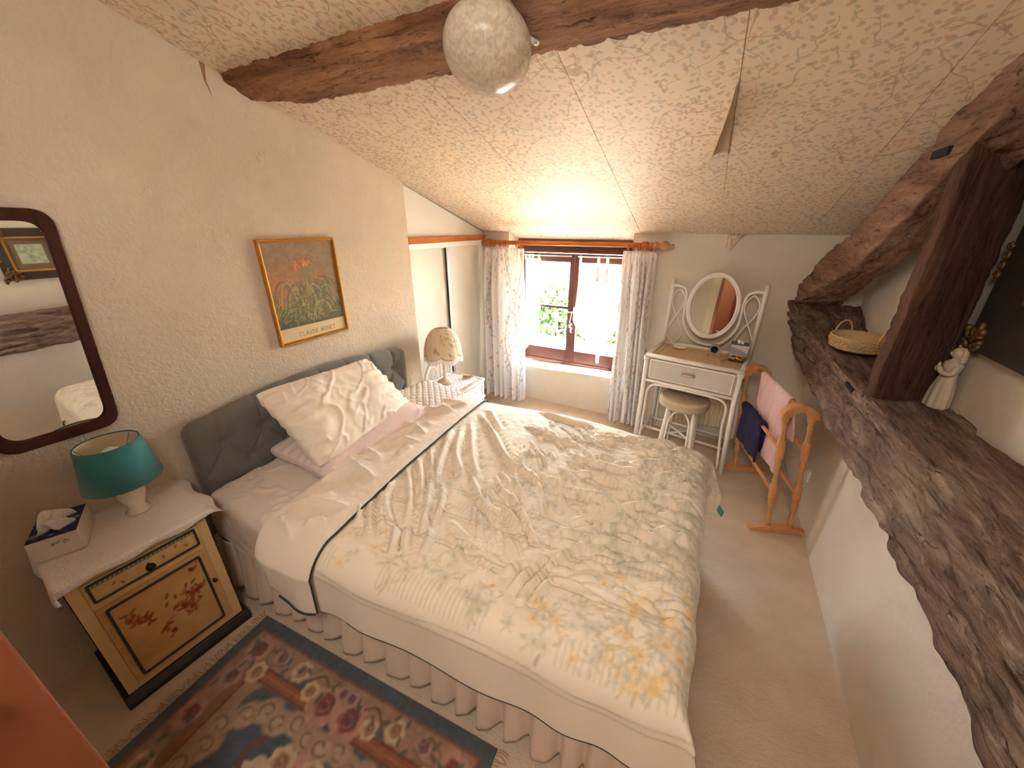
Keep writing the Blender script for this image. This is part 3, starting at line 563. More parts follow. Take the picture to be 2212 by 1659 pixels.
for y, z in bt: crs = np.maximum(crs, .042*np.exp(-(np.hypot(ys-y, zz-z)/.03)**1.2))
hb = MB().grid(np.stack([-2.0+depth-crs*np.clip(D/.02, 0, 1), ys, zz], -1))
U2 = np.stack([np.full_like(zz, -2.005), ys, zz], -1); hb.grid(U2[:, ::8])
q = np.stack([np.stack([-2.005+0*ys[:, -1], ys[:, -1], zz[:, -1]], -1), np.stack([-2.0+depth[:, -1], ys[:, -1], zz[:, -1]], -1)], 1); hb.grid(q)
for e in (0, -1): hb.grid(np.stack([np.stack([-2.005+0*zz[e], ys[e], zz[e]], -1), np.stack([-2.0+depth[e], ys[e], zz[e]], -1)], 1))
hbo = hb.build('headboard', M['velvet'], bed, smooth=True)
for y, z in bt[:13]: MB().ball((-1.964, y, z), (.006, .0115, .0115), 10, 6).build('button', M['velvet'], hbo, smooth=True)
# mattress as a rounded slab
def slab(x0, x1, y0, y1, z0, z1, r, n=90, puff=0, wr=.0):
    a = np.linspace(0, 1, n); o = np.array(rrect(x0, x1, y0, y1, .10, 8)); m = len(o); P = []; c = o.mean(0)
    prof = [(r*(1-math.sin(t)), z0+r*(1-math.cos(t))) for t in np.linspace(0, PI/2, 5)]+[(r*(1-math.cos(t)), z1-r+r*math.sin(t)) for t in np.linspace(0, PI/2, 7)]
    for ins, z in prof: P.append([(q[0]+(c[0]-q[0])/abs(x1-x0)*2*ins, q[1]+(c[1]-q[1])/abs(y1-y0)*2*ins, z) for q in o])
    b = MB(); b.grid(np.array([row+[row[0]] for row in P])); N = m+1; b.f += [tuple(range((len(P)-1)*N, (len(P)-1)*N+m)), tuple(range(m))[::-1]]; return b
mt = slab(-1.925, .06, .67, 1.965, .31, .552, .055).build('mattress', M['sheet'], bed, smooth=True)
# wrinkled fitted sheet over the uncovered head end
U, V = np.meshgrid(np.linspace(-1.925, -1.12, 120), np.linspace(-.22, 1.40, 200), indexing='ij')
def wrap(q, r):
    a = np.clip(q/r, 0, PI/2); ex = np.clip(q-r*PI/2, 0, None); return r*np.sin(a), r*(1-np.cos(a))+ex
o_, d_ = wrap(-V+.06, .06); yv = np.where(V < .06, .57+.06-o_, .57+V); zv = .558-np.where(V < .06, d_, 0); yv = np.where(V > 1.36, .57+1.36+(V-1.36), yv)
o2, d2 = wrap(-(U+1.865), .06); X = np.where(U < -1.865, -1.865-o2, U); zv = zv-np.where(U < -1.865, d2*.9, 0)
rd = np.abs(fbm(U*7+V*5, V*9-U*6, 1, 3)); zv = zv+.007*np.exp(-(rd/.05)**2)*np.clip((V-.0)/.1, 0, 1)+.004*fbm(U*14, V*14, 4)
MB().grid(np.stack([X, yv-.004*np.exp(-(rd/.06)**2)*(V < .05), zv], -1)).build('fitted_sheet', M['sheet'], bed, smooth=True)
# gathered valance round three sides
per = [(-1.93, 1.95), (-1.93, .56), (.07, .695), (.07, 1.95)]; pts = []
for (x0, y0), (x1, y1) in zip(per[:-1], per[1:]):
    L = math.hypot(x1-x0, y1-y0); n = int(L/.006)
    for k in range(n): t = k/n; pts.append((x0+(x1-x0)*t, y0+(y1-y0)*t, (y1-y0)/L, -(x1-x0)/L))
pts = np.array(pts); arc = np.arange(len(pts))*.006; out = []
for v in np.linspace(0, 1, 16):
    ph = arc*2*PI/.105+2.4*fbm(arc*4, 0, 3)*3; am = .003+.019*v**.8*(.6+.8*vn(arc*6, 2)); off = am*(np.sin(ph)+.3*np.sin(2*ph+1))+.018*v
    out.append(np.stack([pts[:, 0]+pts[:, 2]*-off*-1*-1, pts[:, 1]+pts[:, 3]*off, .315-.29*v+.012*v*np.sin(ph*.5)], -1))
MB().grid(np.array(out)).build('valance', M['valance'], bed, smooth=True, solid=.002)

# ------------------------------------------------------------------ pillows
def pillow(a, c, h, M4, seed, wr=.01, quilt=0, n=(110, 90), bend=0, ex=.36):
    u = np.sin(np.linspace(-1, 1, n[0])*PI/2); v = np.sin(np.linspace(-1, 1, n[1])*PI/2); U, V = np.meshgrid(u, v, indexing='ij'); b = MB()
    px = U*a*(1-.06*(1-V**2)); py = V*c*(1-.07*(1-U**2)); E = np.clip((1-U**2), 0, 1)**ex*np.clip((1-V**2), 0, 1)**ex; nip = 1-.055*(np.abs(U)*np.abs(V))**5; px = px*nip; py = py*nip
    for sg in (1, -1):
        q1 = px*.75+py*.66+.05*fbm(px*5, py*5, 2); q2 = py*.75-px*.66+.05*fbm(px*6, py*6, 9); rid = np.abs(fbm(q1*5+seed, q2*15, seed, 2)); rid2 = np.abs(fbm(q1*14+seed, q2*6, seed+5, 2)); w_ = wr*(np.exp(-(rid/.03)**1.3)*1.1-.5*np.exp(-(rid/.10)**2))*(.3+vn(px*6, py*6, seed))+wr*.6*np.exp(-(rid2/.03)**1.3)*vn(px*5+3, py*5, seed)+wr*.9*fbm(px*8, py*9+seed, seed, 3)
        rad = np.exp(-((1-np.abs(U))/.22))*wr*.7*np.sin(V*24+seed+3*fbm(U*3, V*5, seed))
        H = h*E*(1+.35*fbm(px*3.5, py*3.5, seed, 2)*2)+(w_+rad)*np.clip(E*1.5, 0, 1)
        if quilt: H = H-.007*np.exp(-(np.minimum(np.abs((px+py)/.055 % 1-.5), np.abs((px-py)/.055 % 1-.5))/.12)**2)
        b.grid(np.stack([px, py, sg*np.clip(H, -.0, 1)+bend*(px**2)], -1))
    return b.xf(M4)
def frame3(o, ux, uy): # matrix with local x along ux, local y near uy
    x = Vector(ux).normalized(); z = x.cross(Vector(uy)).normalized(); y = z.cross(x); m = Matrix((x, y, z)).transposed().to_4x4(); m.translation = Vector(o); return m
def pil(name, label, b, m, base): tag(b.build(name, m, smooth=True, base=base), label, 'pillow')
pil('pillow', 'large crumpled cream pillow propped on top against the grey headboard', pillow(.385, .245, .085, frame3((-1.695, 1.238, .775), (-.07, .73, -.057), (-.305, -.064, .264)), 3, .020), M['pillow'], (-1.65, 1.25, .62))
pil('pillow', 'smooth pale pink pillow lying flat beneath the crumpled cream pillow', pillow(.40, .23, .07, frame3((-1.64, 1.25, .622), (.02, 1, 0), (-1, .02, .03)), 8, .006, ex=.27), M['pink_sheet'], (-1.6, 1.25, .56))
pil('pillow', 'flat diamond quilted white pillow at the far side of the bed', pillow(.25, .20, .055, frame3((-1.60, 1.765, .612), (.06, 1, -.05), (-1, .06, .10)), 14, .004, 1), M['quilt'], (-1.6, 1.75, .56))

# ------------------------------------------------------------------ duvet: printed cover, turned back head end, dark piping
CR = "-121 155 -111 135 -102 117 -95 107|-115 155 -102 132 -89 118|-114 164 -95 136 -80 118|-116 177 -94 157 -79 142 -67 135|-114 185 -95 165|-118 131 -102 112 -90 94 -81 79|-117 120 -103 106 -92 93|-116 111 -100 95 -92 84|-116 101 -107 88 -93 78|-115 94 -105 83 -97 77|-115 87 -107 79 -101 73|-116 82 -109 75|-92 108 -85 97 -81 87|-87 89 -79 82 -75 72|-90 82 -83 73|-94 80 -86 70|-68 119 -54 110 -45 101 -37 97|-59 107 -49 101|-76 122 -69 108 -59 104|-86 121 -72 108 -58 99|-51 157 -38 157 -23 158 -10 163|-54 136 -38 133 -20 136|-45 146 -27 146 -13 150|-33 147 -18 145 0 151|-49 129 -31 132 -17 134|-24 138 -10 143 5 144|-33 115 -20 123 -8 131|-31 122 -18 130 -5 139|-22 177 -8 184 6 197|-22 165 -6 174 8 181|-20 190 -3 199 7 205|-40 106 -24 110 -12 111 0 113|-30 111 -16 119 0 119 7 118|-84 177 -67 171 -50 170|-85 200 -62 195 -48 196|-45 186 -32 187 -14 202|-73 155 -68 139 -57 131|-77 92 -65 88 -52 89|-69 86 -57 84 -49 85|-69 76 -64 83|-57 72 -53 77 -48 78|-41 76 -39 84 -37 91 -33 97|-37 74 -35 83 -33 90|-33 76 -31 85|-46 81 -41 88 -32 94|-34 89 -30 98 -23 106|-9 161 0 164 8 170|-7 155 1 156 9 160|-4 143 3 143 9 146|-3 134 4 135 10 135|-3 125 4 125 10 124"
CT = "-142 70 -118 78|-146 100 -122 96|-148 122 -124 130|-149 142 -127 138|-150 158 -130 168|-150 178 -128 180|-140 62 -125 58|-147 112 -130 108|-143 83 -133 104|-144 96 -134 110|-138 113 -129 136|-141 127 -130 150|-125 63 -120 69|-136 72 -128 80|-126 115 -125 124|-141 154 -131 169|-146 89 -139 103|-146 150 -140 176|-138 160 -128 182"
def creases(X, Y, src, rnd):
    H = np.zeros_like(X); L = [np.array([float(q)/100 for q in s.split()]).reshape(-1, 2) for s in src.split('|')]
    r_ = random.Random(4)
    for i in range(rnd):
        x, y = r_.uniform(-.75, .06), r_.uniform(.85, 1.95); ln = r_.uniform(.06, .16); a = r_.uniform(-.15, .45)+(0 if x > -.45 else -1.0); L.append(np.array([(x, y), (x+ln*math.cos(a)*.5, y+ln*math.sin(a)*.5+.008), (x+ln*math.cos(a), y+ln*math.sin(a))]))
    for i, p in enumerate(L):
        big = i < len(L)-rnd; am = r_.uniform(.019, .032) if big else r_.uniform(.008, .015); wd = r_.uniform(.010, .015) if big else r_.uniform(.006, .010)
        if rnd == 0: am *= 1.0; wd *= 1.1
        p = np.array([tuple(q) for q in crom(p, 6)]); n = len(p)
        x0, x1, y0, y1 = p[:, 0].min()-.06, p[:, 0].max()+.06, p[:, 1].min()-.06, p[:, 1].max()+.06; m = (X > x0) & (X < x1) & (Y > y0) & (Y < y1)
        if not m.any(): continue
        xm, ym = X[m], Y[m]; h = np.zeros_like(xm)
        for k in range(n-1):
            d = p[k+1]-p[k]; t = np.clip(((xm-p[k, 0])*d[0]+(ym-p[k, 1])*d[1])/(d@d+1e-12), 0, 1); r = np.hypot(xm-p[k, 0]-t*d[0], ym-p[k, 1]-t*d[1]); g = (k+t)/(n-1); h = np.where(np.abs(h) > np.abs(am*np.exp(-(r/wd)**1.2)), h, am*(np.exp(-(r/wd)**1.2)-(.3 if rnd else 0)*np.exp(-((r-2.6*wd)/wd)**2))*np.clip(np.minimum(g, 1-g)*5+.1, 0, 1))
        H[m] = np.maximum(H[m], 0)+0 if False else H[m]+h*np.clip(1-H[m]/.07, .25, 1)
    return H
Wd, Ld = 1.95, 1.75   # printed cloth: across, along
cd = Canvas(Ld, Wd, 300, (236, 222, 200)); rr = random.Random(9)
lc = (170, 160, 132)
def dline(d, wd, a=.9, wav=0): # line parallel to three edges at distance d
    e = [(x, d+wav*math.sin(x*9)) for x in np.linspace(0, Ld-d, 60)]; cd.line(e, wd, lc, a*.8); cd.line([(Ld-d, y) for y in (d, Wd-d)], wd, lc, a*.3); cd.line([(x, Wd-d) for x in (0, Ld-d)], wd, lc, a)
dline(.155, .0026, .9, .012); dline(.178, .0026, .9, .012); dline(.41, .0026); dline(.425, .0026); dline(.53, .003); dline(.545, .003); dline(.66, .003); dline(.675, .003)
for x in np.arange(.05, Ld-.3, .0165):
    f = .5+.5*math.sin(x*11); 
    if f > .25:
        for y0, y1 in ((.21, .255+.03*f), (.565, .60+.02*f)): cd.line([(x, y0), (x, y1)], .003, (170, 162, 134), .45)
def posy(x, y, r, warm):
    c1, c2, c3 = ((226, 184, 116), (234, 204, 150), (196, 138, 66)) if warm else ((196, 190, 170), (208, 200, 180), (170, 158, 130))
    cd.flower(x, y, r, c1, c2, c3, rr.choice([5, 6]), .33 if warm else .36, rr.random()*3)
    for k in range(3): t = rr.random()*6.3; cd.ell(x+math.cos(t)*r*1.4, y+math.sin(t)*r*1.4, r*.6, r*.2, rr.choice([(190, 184, 156), (184, 174, 144), (196, 190, 168)]), t, .5)
for i in range(230):
    x = rr.random()**.7*Ld; y = rr.uniform(.22, .39)
    if rr.random() < .25+.75*(x/Ld)**2: posy(x, y, rr.uniform(.012, .024), rr.random() < .35)
for i in range(560):
    x = Ld-.12-abs(rr.gauss(0, .22)); y = rr.uniform(.25, Wd-.2)
    if x > .3: posy(x, y, rr.uniform(.012, .026), y < .6 and rr.random() < .6)
for i in range(420): posy(rr.uniform(.1, Ld-.2), rr.uniform(.58, Wd-.4), rr.uniform(.008, .016), False)
for i in range(90): posy(Ld-.1-abs(rr.gauss(0, .12)), .22+abs(rr.gauss(0, .18)), rr.uniform(.02, .034), True)
cd.line([(0, .012), (Ld-.012, .012), (Ld-.012, Wd-.012), (0, Wd-.012)], .01, (58, 62, 52), .0)
def ynear(X): return .552+.083*(X+1.2)
def yfar(X): return 1.985+.105*np.exp(-((X+.62)/.55)**2)
Xf = .135
def cover(X0fn, X1, u, v, lift, src, rnd, near_drop=.185, foot=True, zadd=0):
    # u in [0,1] along the bed, v across as cloth length from the near hem
    top_w = 1.49; r = .075; Dn = near_drop+r*PI/2; T = Dn+top_w-r+.30
    tv = v*T; base_x = X0fn(v)+(X1-X0fn(v))*u
    q = Dn-tv                      # >0 : past the near edge
    xe = base_x-(Xf-r); Xt = np.minimum(base_x, Xf-r); ox, dx = wrap(np.clip(xe, 0, None), r)
    yn, yf = ynear(np.minimum(base_x, Xf)), yfar(np.minimum(base_x, Xf))
    oy, dy = wrap(np.clip(q, 0, None), r); g = np.clip((tv-Dn)/(top_w-r), 0, 1); fy = tv-Dn-(top_w-r); o2, d2 = wrap(np.clip(fy, 0, None), r)
    Y = yn+r-oy+(yf-yn-2*r)*g+o2; X = Xt+ox
    hump = .03*np.sin(PI*np.clip((Y-.55)/1.45, 0, 1))**.7+.012*fbm(X*3, Y*3, 2)
    H = creases(X, Y, src, rnd)+.006*np.abs(fbm(X*13+Y*6, Y*15-X*5, 6, 3))+.005*fbm(X*30, Y*30, 3, 2)
    if rnd: H = H*np.clip((X+1.215)/.05, 0, 1)
    side = np.clip(np.maximum(np.maximum(dy, dx), d2)/r, 0, 1); H = H*(1-.8*side)+lift
    fold = .006*np.clip(dy/.2, 0, 1)*np.sin(X*21+2*np.sin(X*5)); ffold = .016*np.clip(dx/.25, 0, 1)*np.sin(Y*17+2*np.sin(Y*6))
    corner = np.minimum(np.maximum(dy, d2), dx); dd = np.sqrt(np.maximum(dy, d2)**2+dx**2)
    Z = .572+hump*(1-side)+H*(1-side)-dd+.28*corner+zadd
    Y = Y-np.clip(dy/r, 0, 1)*(lift+H*.6)-fold-.06*np.clip(corner, 0, .2)*(dy > d2)+.15*corner*(d2 > dy); X = X+np.clip(dx/r, 0, 1)*(lift+H*.6)+ffold+.35*np.clip(corner, 0, .3)
    flare = np.clip(dy-.12, 0, 1)*.03; Y = Y-flare; Z = np.maximum(Z, .03+.004*np.sin(X*40+Y*31))
    return np.stack([X, Y, Z], -1), T
du = thing('duvet', 'crumpled cream duvet with faded floral border and dark green piped edge', 'duvet', (-.6, 1.27, .56))
U, V = np.meshgrid(np.linspace(0, 1, 440), np.linspace(0, 1, 400), indexing='ij'); foot = .43
X1 = Xf-.075+.075*PI/2+foot-.1
P, T_ = cover(lambda v: -1.42-.10*v, X1, U, V, .004, CR, 230)
nz = lambda a: a
cvr = MB().grid(P, col=cd.sample(U*Ld, V*1.80)).build('cover', M['duvet'], du, smooth=True, solid=.006, soff=-1)
edge = [tuple(P[i, 0]+np.array([0, -.004, .001])) for i in range(96, 440, 4)]; MB().tube(edge, .0036, 6).build('piping', M['piping'], du, smooth=True)
edge = [tuple(P[-1, j]+np.array([.004, 0, 0])) for j in range(0, 400, 4)]; MB().tube(edge, .0036, 6).build('piping', M['piping'], du, smooth=True)
U2, V2 = np.meshgrid(np.linspace(0, 1, 110), np.linspace(0, 1, 330), indexing='ij')
def xe(v): return -1.435-.075*np.clip((v-.15)/.75, 0, 1)+.12*np.exp(-(v/.07)**2)
def xp(v): return -1.115-.13*np.clip((v-.15)/.75, 0, 1)-.0*v
Xa, Xb = xe(V2), xp(V2); P2, _ = cover(lambda v: xe(v), 0, U2, V2, .016, CT, 0, near_drop=.165)
# rebuild with its own end line
def cover2():
    global X1
    return cover(lambda v: Xa, Xb, U2, V2, .020+.012*np.sin(PI*np.clip(U2*.97+.02, 0, 1))**.5, CT, 0, near_drop=.165)
P2, _ = cover2(); cc = np.empty(P2.shape); cc[:] = np.array((232, 216, 196))/255.
MB().grid(P2, col=cc).build('turned_back_edge', M['duvet'], du, smooth=True, solid=.006, soff=-1)
MB().tube([tuple(P2[-1, j]+np.array([.003, 0, .004])) for j in range(0, 330, 3)], .0036, 6).build('piping', M['piping'], du, smooth=True)
MB().tube([tuple(P2[i, 0]+np.array([0, -.004, 0])) for i in range(0, 110, 3)], .0036, 6).build('piping', M['piping'], du, smooth=True)
# label and piping at the hanging far corner
fc = P[-1, 398]; lab = MB().box(-.022, .022, -.0015, .0015, -.03, .03).xf(Matrix.Translation((fc[0]+.012, fc[1]-.03, fc[2]+.06))@Euler((.2, .35, -.9)).to_matrix().to_4x4())
lab.build('care_label', plain('green_label', C(96, 160, 140), .6), du)

# ------------------------------------------------------------------ left wall: mirror, poster
mr = thing('wall_mirror', 'dark wooden framed mirror with rounded corners wider at the top on the left wall', 'mirror', (-2.02, .29, .97))
oc = rpoly([(.088, 1.754), (.505, 1.748), (.446, .968), (.138, .974)], .06, 8); ic = rpoly([(.122, 1.715), (.470, 1.71), (.416, 1.008), (.168, 1.013)], .05, 8)
MB().ring(oc, ic, lambda u, v, h: (h, u, v), -2.028, -2.003).build('frame', M['mahogany'], mr, bevel=.005)
MB().prism(ic, 0, -2.026, -2.014).build('mirror_glass', M['mirror'], mr)
po = thing('framed_poster', 'gold framed print of orange flowers above green leaves on the left wall', 'picture', (-2.02, 1.36, 1.085))
oc = [(1.143, 1.085), (1.583, 1.085), (1.583, 1.632), (1.143, 1.632)]; ins = lambda d: [(1.143+d, 1.085+d), (1.583-d, 1.085+d), (1.583-d, 1.632-d), (1.143+d, 1.632-d)]
f = MB().ring(oc, ins(.010), lambda u, v, h: (h, u, v), -2.028, -2.004).ring(ins(.0100), ins(.0165), lambda u, v, h: (h, u, v), -2.026, -2.010); f.build('frame', M['gilt'], po, bevel=.002)
cv = Canvas(.41, .517, 520, (150, 118, 88)); rr = random.Random(21)
for i in range(700):
    x, y = rr.random()*.41, rr.uniform(.07, .52); k = y/.52; warm = math.exp(-((x-.05)/.12)**2-((y-.3)/.1)**2)
    c = np.array((150, 134, 112))*k+np.array((158, 116, 80))*(1-k)+np.array((40, -12, -24))*warm+np.array((rr.uniform(-14, 14),)*3); cv.ell(x, y, rr.uniform(.01, .03), rr.uniform(.004, .01), c, rr.uniform(-.8, 1.6), .55, .5)
for i in range(300): cv.ell(rr.random()*.41, .07+abs(rr.gauss(0, .055)), rr.uniform(.012, .03), rr.uniform(.004, .01), rr.choice([(72, 82, 62), (84, 96, 66), (60, 66, 64), (92, 100, 90)]), rr.uniform(-.5, 1), .7, .5)
for i in range(210):
    bx = .21+rr.gauss(0, .05); by = .08+rr.random()*.10; sd = rr.choice([-1, 1]); L = rr.uniform(.02, .16); h = rr.uniform(.01, .16)
    p = [(bx, by), (bx+sd*L*.3, by+h), (bx+sd*L*.75, by+h*.95), (bx+sd*L, by+h*.3)]; cv.curve(p, rr.uniform(.003, .007), rr.choice([(140, 142, 92), (104, 114, 76), (156, 156, 108), (82, 94, 68), (172, 168, 118), (88, 92, 62), (96, 104, 80)]), .75, 5)
for x0, x1, y1 in ((.2, .175, .40), (.205, .20, .42), (.215, .23, .41), (.225, .245, .40), (.25, .29, .33), (.2, .16, .385)):
    cv.curve([(x0, .2), ((x0+x1)/2, .3), (x1, y1)], .003, (110, 92, 60), .9)
    for k in range(7): cv.ell(x1+rr.gauss(0, .013), y1+rr.gauss(0, .012), rr.uniform(.007, .014), .004, rr.choice([(214, 104, 56), (226, 132, 80), (198, 84, 44), (232, 160, 104)]), rr.random()*3, .9)
cv.a = cv.a*.72+np.array((158, 142, 116))/255*.28; cv.rect(0, .41, 0, .072, (214, 194, 156)); write(cv, 'CLAUDE MONET', .105, .018, .021, (92, 78, 60), .0022)
cv.sheet(lambda U, V: (np.full_like(U, -2.017), 1.158+U, 1.1+V)).build('print', M['gloss_print'], po)

# ------------------------------------------------------------------ painted nightstand with its cloth, lamp and tissue box
ns = thing('nightstand', 'ochre painted bedside cabinet with flower decorated door and dark mouldings', 'nightstand', (-1.84, .285, 0))
NM = RT(-1.845, .285, 0, -3.0)
# local frame: +x towards the room (front), y along the front
def nb_(b): return b.xf(NM)
fx = .165
bd = MB().box(-.165, fx-.018, -.195, .195, .045, .612); nb_(bd).build('body', M['cab_side'], ns, bevel=.003)
fr = MB().box(fx-.018, fx, -.2, -.165, .045, .612).box(fx-.018, fx, .165, .2, .045, .612).box(fx-.018, fx, -.165, .165, .588, .612).box(fx-.018, fx, -.165, .165, .468, .492).box(fx-.018, fx, -.165, .165, .045, .075); nb_(fr).build('face_frame', M['yellow'], ns, bevel=.002)
nb_(MB().prism([(-.178, 0), (fx+.028, 0), (fx+.028, .022), (fx+.01, .048), (-.17, .048)], 1, -.218, .218)).build('plinth', M['plinth'], ns, bevel=.004)
nb_(MB().box(-.175, fx+.012, -.21, .21, .612, .626)).build('top', M['yellow'], ns, bevel=.004)
nb_(MB().box(-.166, -.150, -.205, -.19, .04, .61)).build('back_stile', M['darkline'], ns)
cdw = Canvas(.33, .096, 420, (220, 188, 130)); cdo = Canvas(.33, .393, 420, (214, 172, 112)); rr = random.Random(3)
for k in range(60): cdw.ell(rr.random()*.33, rr.random()*.096, .03, .008, rr.choice([(228, 198, 144), (208, 172, 112)]), rr.random()*3, .4, .6)
for x in np.arange(.012, .32, .0125): cdw.line([(x, .074), (x+.006, .084)], .005, (70, 84, 84), .9)
cdw.line([(.008, .07), (.322, .07)], .003, (88, 92, 86))
for x, y in ((.21, .04), (.25, .055), (.28, .035), (.07, .045), (.09, .03)): cdw.ell(x, y, .008, .004, (150, 92, 44), rr.random()*3, .8)
for k in range(160): cdo.ell(rr.random()*.33, rr.random()*.393, .05, .02, rr.choice([(220, 180, 118), (206, 162, 102), (214, 172, 112), (200, 154, 94)]), rr.random()*3, .35, .7)
rd_ = [(150, 70, 34), (136, 52, 30), (172, 98, 48), (120, 50, 36)]
for x, y, n, s in ((.245, .235, 22, .034), (.20, .20, 12, .03), (.215, .175, 14, .03), (.08, .255, 14, .026), (.10, .23, 10, .02), (.135, .15, 12, .022), (.27, .335, 6, .012), (.06, .285, 8, .016), (.145, .115, 5, .012)):
    for k in range(n): cdo.ell(x+rr.gauss(0, s*.5), y+rr.gauss(0, s*.5), rr.uniform(.006, .015), rr.uniform(.004, .008), rr.choice(rd_), rr.random()*3, .6, .4)
for x, y in ((.17, .285), (.19, .26), (.23, .28), (.255, .28), (.16, .25), (.26, .25), (.255, .19), (.05, .31), (.075, .31)): cdo.ell(x, y, .013, .005, (128, 96, 44), rr.random()*3, .85)
b = cdw.sheet(lambda U, V: (np.full_like(U, fx+.004), U-.165, V+.492)); nb_(b).build('drawer', M['print'], ns)
dw = S.objects[-1] if False else [o for o in ns.children if o.name.startswith('drawer')][0]
nb_(MB().box(fx-.016, fx+.003, -.163, .163, .494, .586)).build('drawer_front', M['yellow'], dw)
nb_(MB().ring(rrect(-.155, .155, .499, .581, .006), rrect(-.148, .148, .506, .574, .005), lambda u, v, h: (h, u, v), fx+.003, fx+.010)).build('moulding', M['darkline'], dw, bevel=.0015)
nb_(MB().lathe([(.006, 0), (.005, .012), (.010, .016), (.0145, .022), (.0145, .028), (.008, .035)], (fx+.004, 0, .536), (1, 0, 0), 14)).build('knob', M['black'], dw, smooth=True)
b = cdo.sheet(lambda U, V: (np.full_like(U, fx+.004), U-.165, V+.075)); nb_(b).build('door', M['print'], ns)
dw = [o for o in ns.children if o.name.startswith('door')][0]
nb_(MB().box(fx-.016, fx+.003, -.163, .163, .077, .466)).build('door_panel', M['yellow'], dw)
nb_(MB().ring(rrect(-.145, .138, .092, .452, .008), rrect(-.137, .130, .100, .444, .006), lambda u, v, h: (h, u, v), fx+.003, fx+.011)).build('moulding', M['darkline'], dw, bevel=.002)
nb_(MB().lathe([(.004, 0), (.004, .008), (.008, .012), (.008, .018), (.003, .021)], (fx+.004, .15, .305), (1, 0, 0), 10)).build('knob', M['black'], dw, smooth=True)
# cloth draped over it
U, V = np.meshgrid(np.linspace(-.20, .222, 70), np.linspace(-.262, .268, 110), indexing='ij'); r = .012
ov, dv = wrap(np.clip(np.abs(V)-.205, 0, None), r); ou, du_ = wrap(np.clip(U-.172, 0, None), r); Yc = np.sign(V)*(np.minimum(np.abs(V), .205)+ov); Xc = np.minimum(U, .172)+ou
dvs = np.where(V > 0, dv*.45, dv); Yc = np.where((V > .21), Yc+(V-.21)*.75, Yc); Zc = .6285+.004*np.abs(fbm(U*18, V*18, 3))+.0015-dvs-du_*(.55+.5*np.clip((V-.2)/.05, 0, 1)*-.9)+.006*np.sin(V*40)*np.clip(du_/.03, 0, 1)
Xc = np.where(dv > .01, Xc+.012*np.sin(U*45)*np.clip(dv/.05, 0, 1)*(V < 0), Xc); Yc = Yc+.01*np.sin(U*30)*np.clip(dv/.06, 0, 1)
tag(MB().grid(np.stack([Xc, Yc, Zc], -1)).xf(NM).build('table_runner', M['lace'], smooth=True, solid=.002, base=(-1.85, .285, .628)), 'creased white cloth draped over the ochre bedside cabinet', 'cloth')
# teal lamp
tl = thing('table_lamp', 'bedside lamp with teal drum shade and cream ceramic base', 'lamp', (-1.90, .36, .632))
MB().lathe([(.038, 0), (.04, .006), (.030, .014), (.026, .03), (.034, .05), (.045, .085), (.043, .11), (.03, .135), (.018, .15), (.013, .165), (.012, .185)], (-1.90, .36, .634), seg=24).build('base', M['ceramic'], tl, smooth=True)
sh = MB(); sh.lathe([(.116, .785), (.090, .952)], (-1.90, .36, 0), seg=48, caps=False).build('shade', M['teal'], tl, smooth=True, solid=.0015, soff=1)
lamp_sh = [o for o in tl.children if o.name.startswith('shade')][0]
MB().lathe([(.1145, .7855), (.0885, .9515)], (-1.90, .36, 0), seg=48, caps=False).build('lining', M['shade_lining'], lamp_sh, smooth=True)
ttm = plain('teal_trim', C(24, 92, 100), .7)
for z, r in ((.9505, .0895), (.786, .1155)): MB().tube([(-1.9+r*math.cos(2*PI*k/48), .36+r*math.sin(2*PI*k/48), z) for k in range(48)], .002, 6, True).build('trim', ttm, lamp_sh, smooth=True)
b = MB()
for k in range(3): a = 2*PI*k/3; b.tube([(-1.9+.014*math.cos(a), .36+.014*math.sin(a), .83), (-1.9+.089*math.cos(a), .36+.089*math.sin(a), .944)], .002, 6)
b.tube([(-1.9+.014*math.cos(2*PI*k/16), .36+.014*math.sin(2*PI*k/16), .83) for k in range(16)], .002, 6, True); b.build('shade_carrier', M['silver'], lamp_sh)
MB().lathe([(.013, .81), (.014, .835), (.02, .855), (.028, .88), (.03, .898), (.024, .92), (.008, .93)], (-1.9, .36, 0), seg=18).build('bulb', M['white'], tl, smooth=True)
tb_ = thing('tissue_box', 'navy and white tissue box on the near end of the draped cabinet', 'tissue box', (-1.93, .172, .634))
TM = RT(-1.923, .1634, .635, -24.0)  # local x: long side
bx = MB().box(-.085, .085, -.06, .06, 0, .082).xf(TM).build('carton', plain('white_card', C(226, 216, 204), .5), tb_, bevel=.001)
cv = Canvas(.17, .12, 450, (30, 34, 84)); rr = random.Random(2)
for k in range(24): cv.flower(rr.random()*.21, rr.uniform(0, .12), rr.uniform(.006, .012), (196, 186, 176), (164, 160, 176), (120, 110, 110), 5, .8, rr.random())
for k in range(40): cv.ell(rr.random()*.21, rr.random()*.12, .02, .01, (24, 26, 70), rr.random()*3, .5, .6)
cv.sheet(lambda U, V: (U-.085, V-.06, np.full_like(U, .0828))).xf(TM).build('printed_top', M['gloss_print'], tb_)
cv = Canvas(.12, .082, 300, (226, 214, 200))
for k in range(9): cv.ell(.05+.045*rr.random(), .05+.012*rr.random(), .005, .0025, (130, 100, 80), rr.random()*3, .7)
cv.sheet(lambda U, V: (np.full_like(U, .0855), U-.06, V)).xf(TM).build('printed_side', M['gloss_print'], tb_)
U, V = np.meshgrid(np.linspace(-1, 1, 26), np.linspace(-1, 1, 18), indexing='ij')
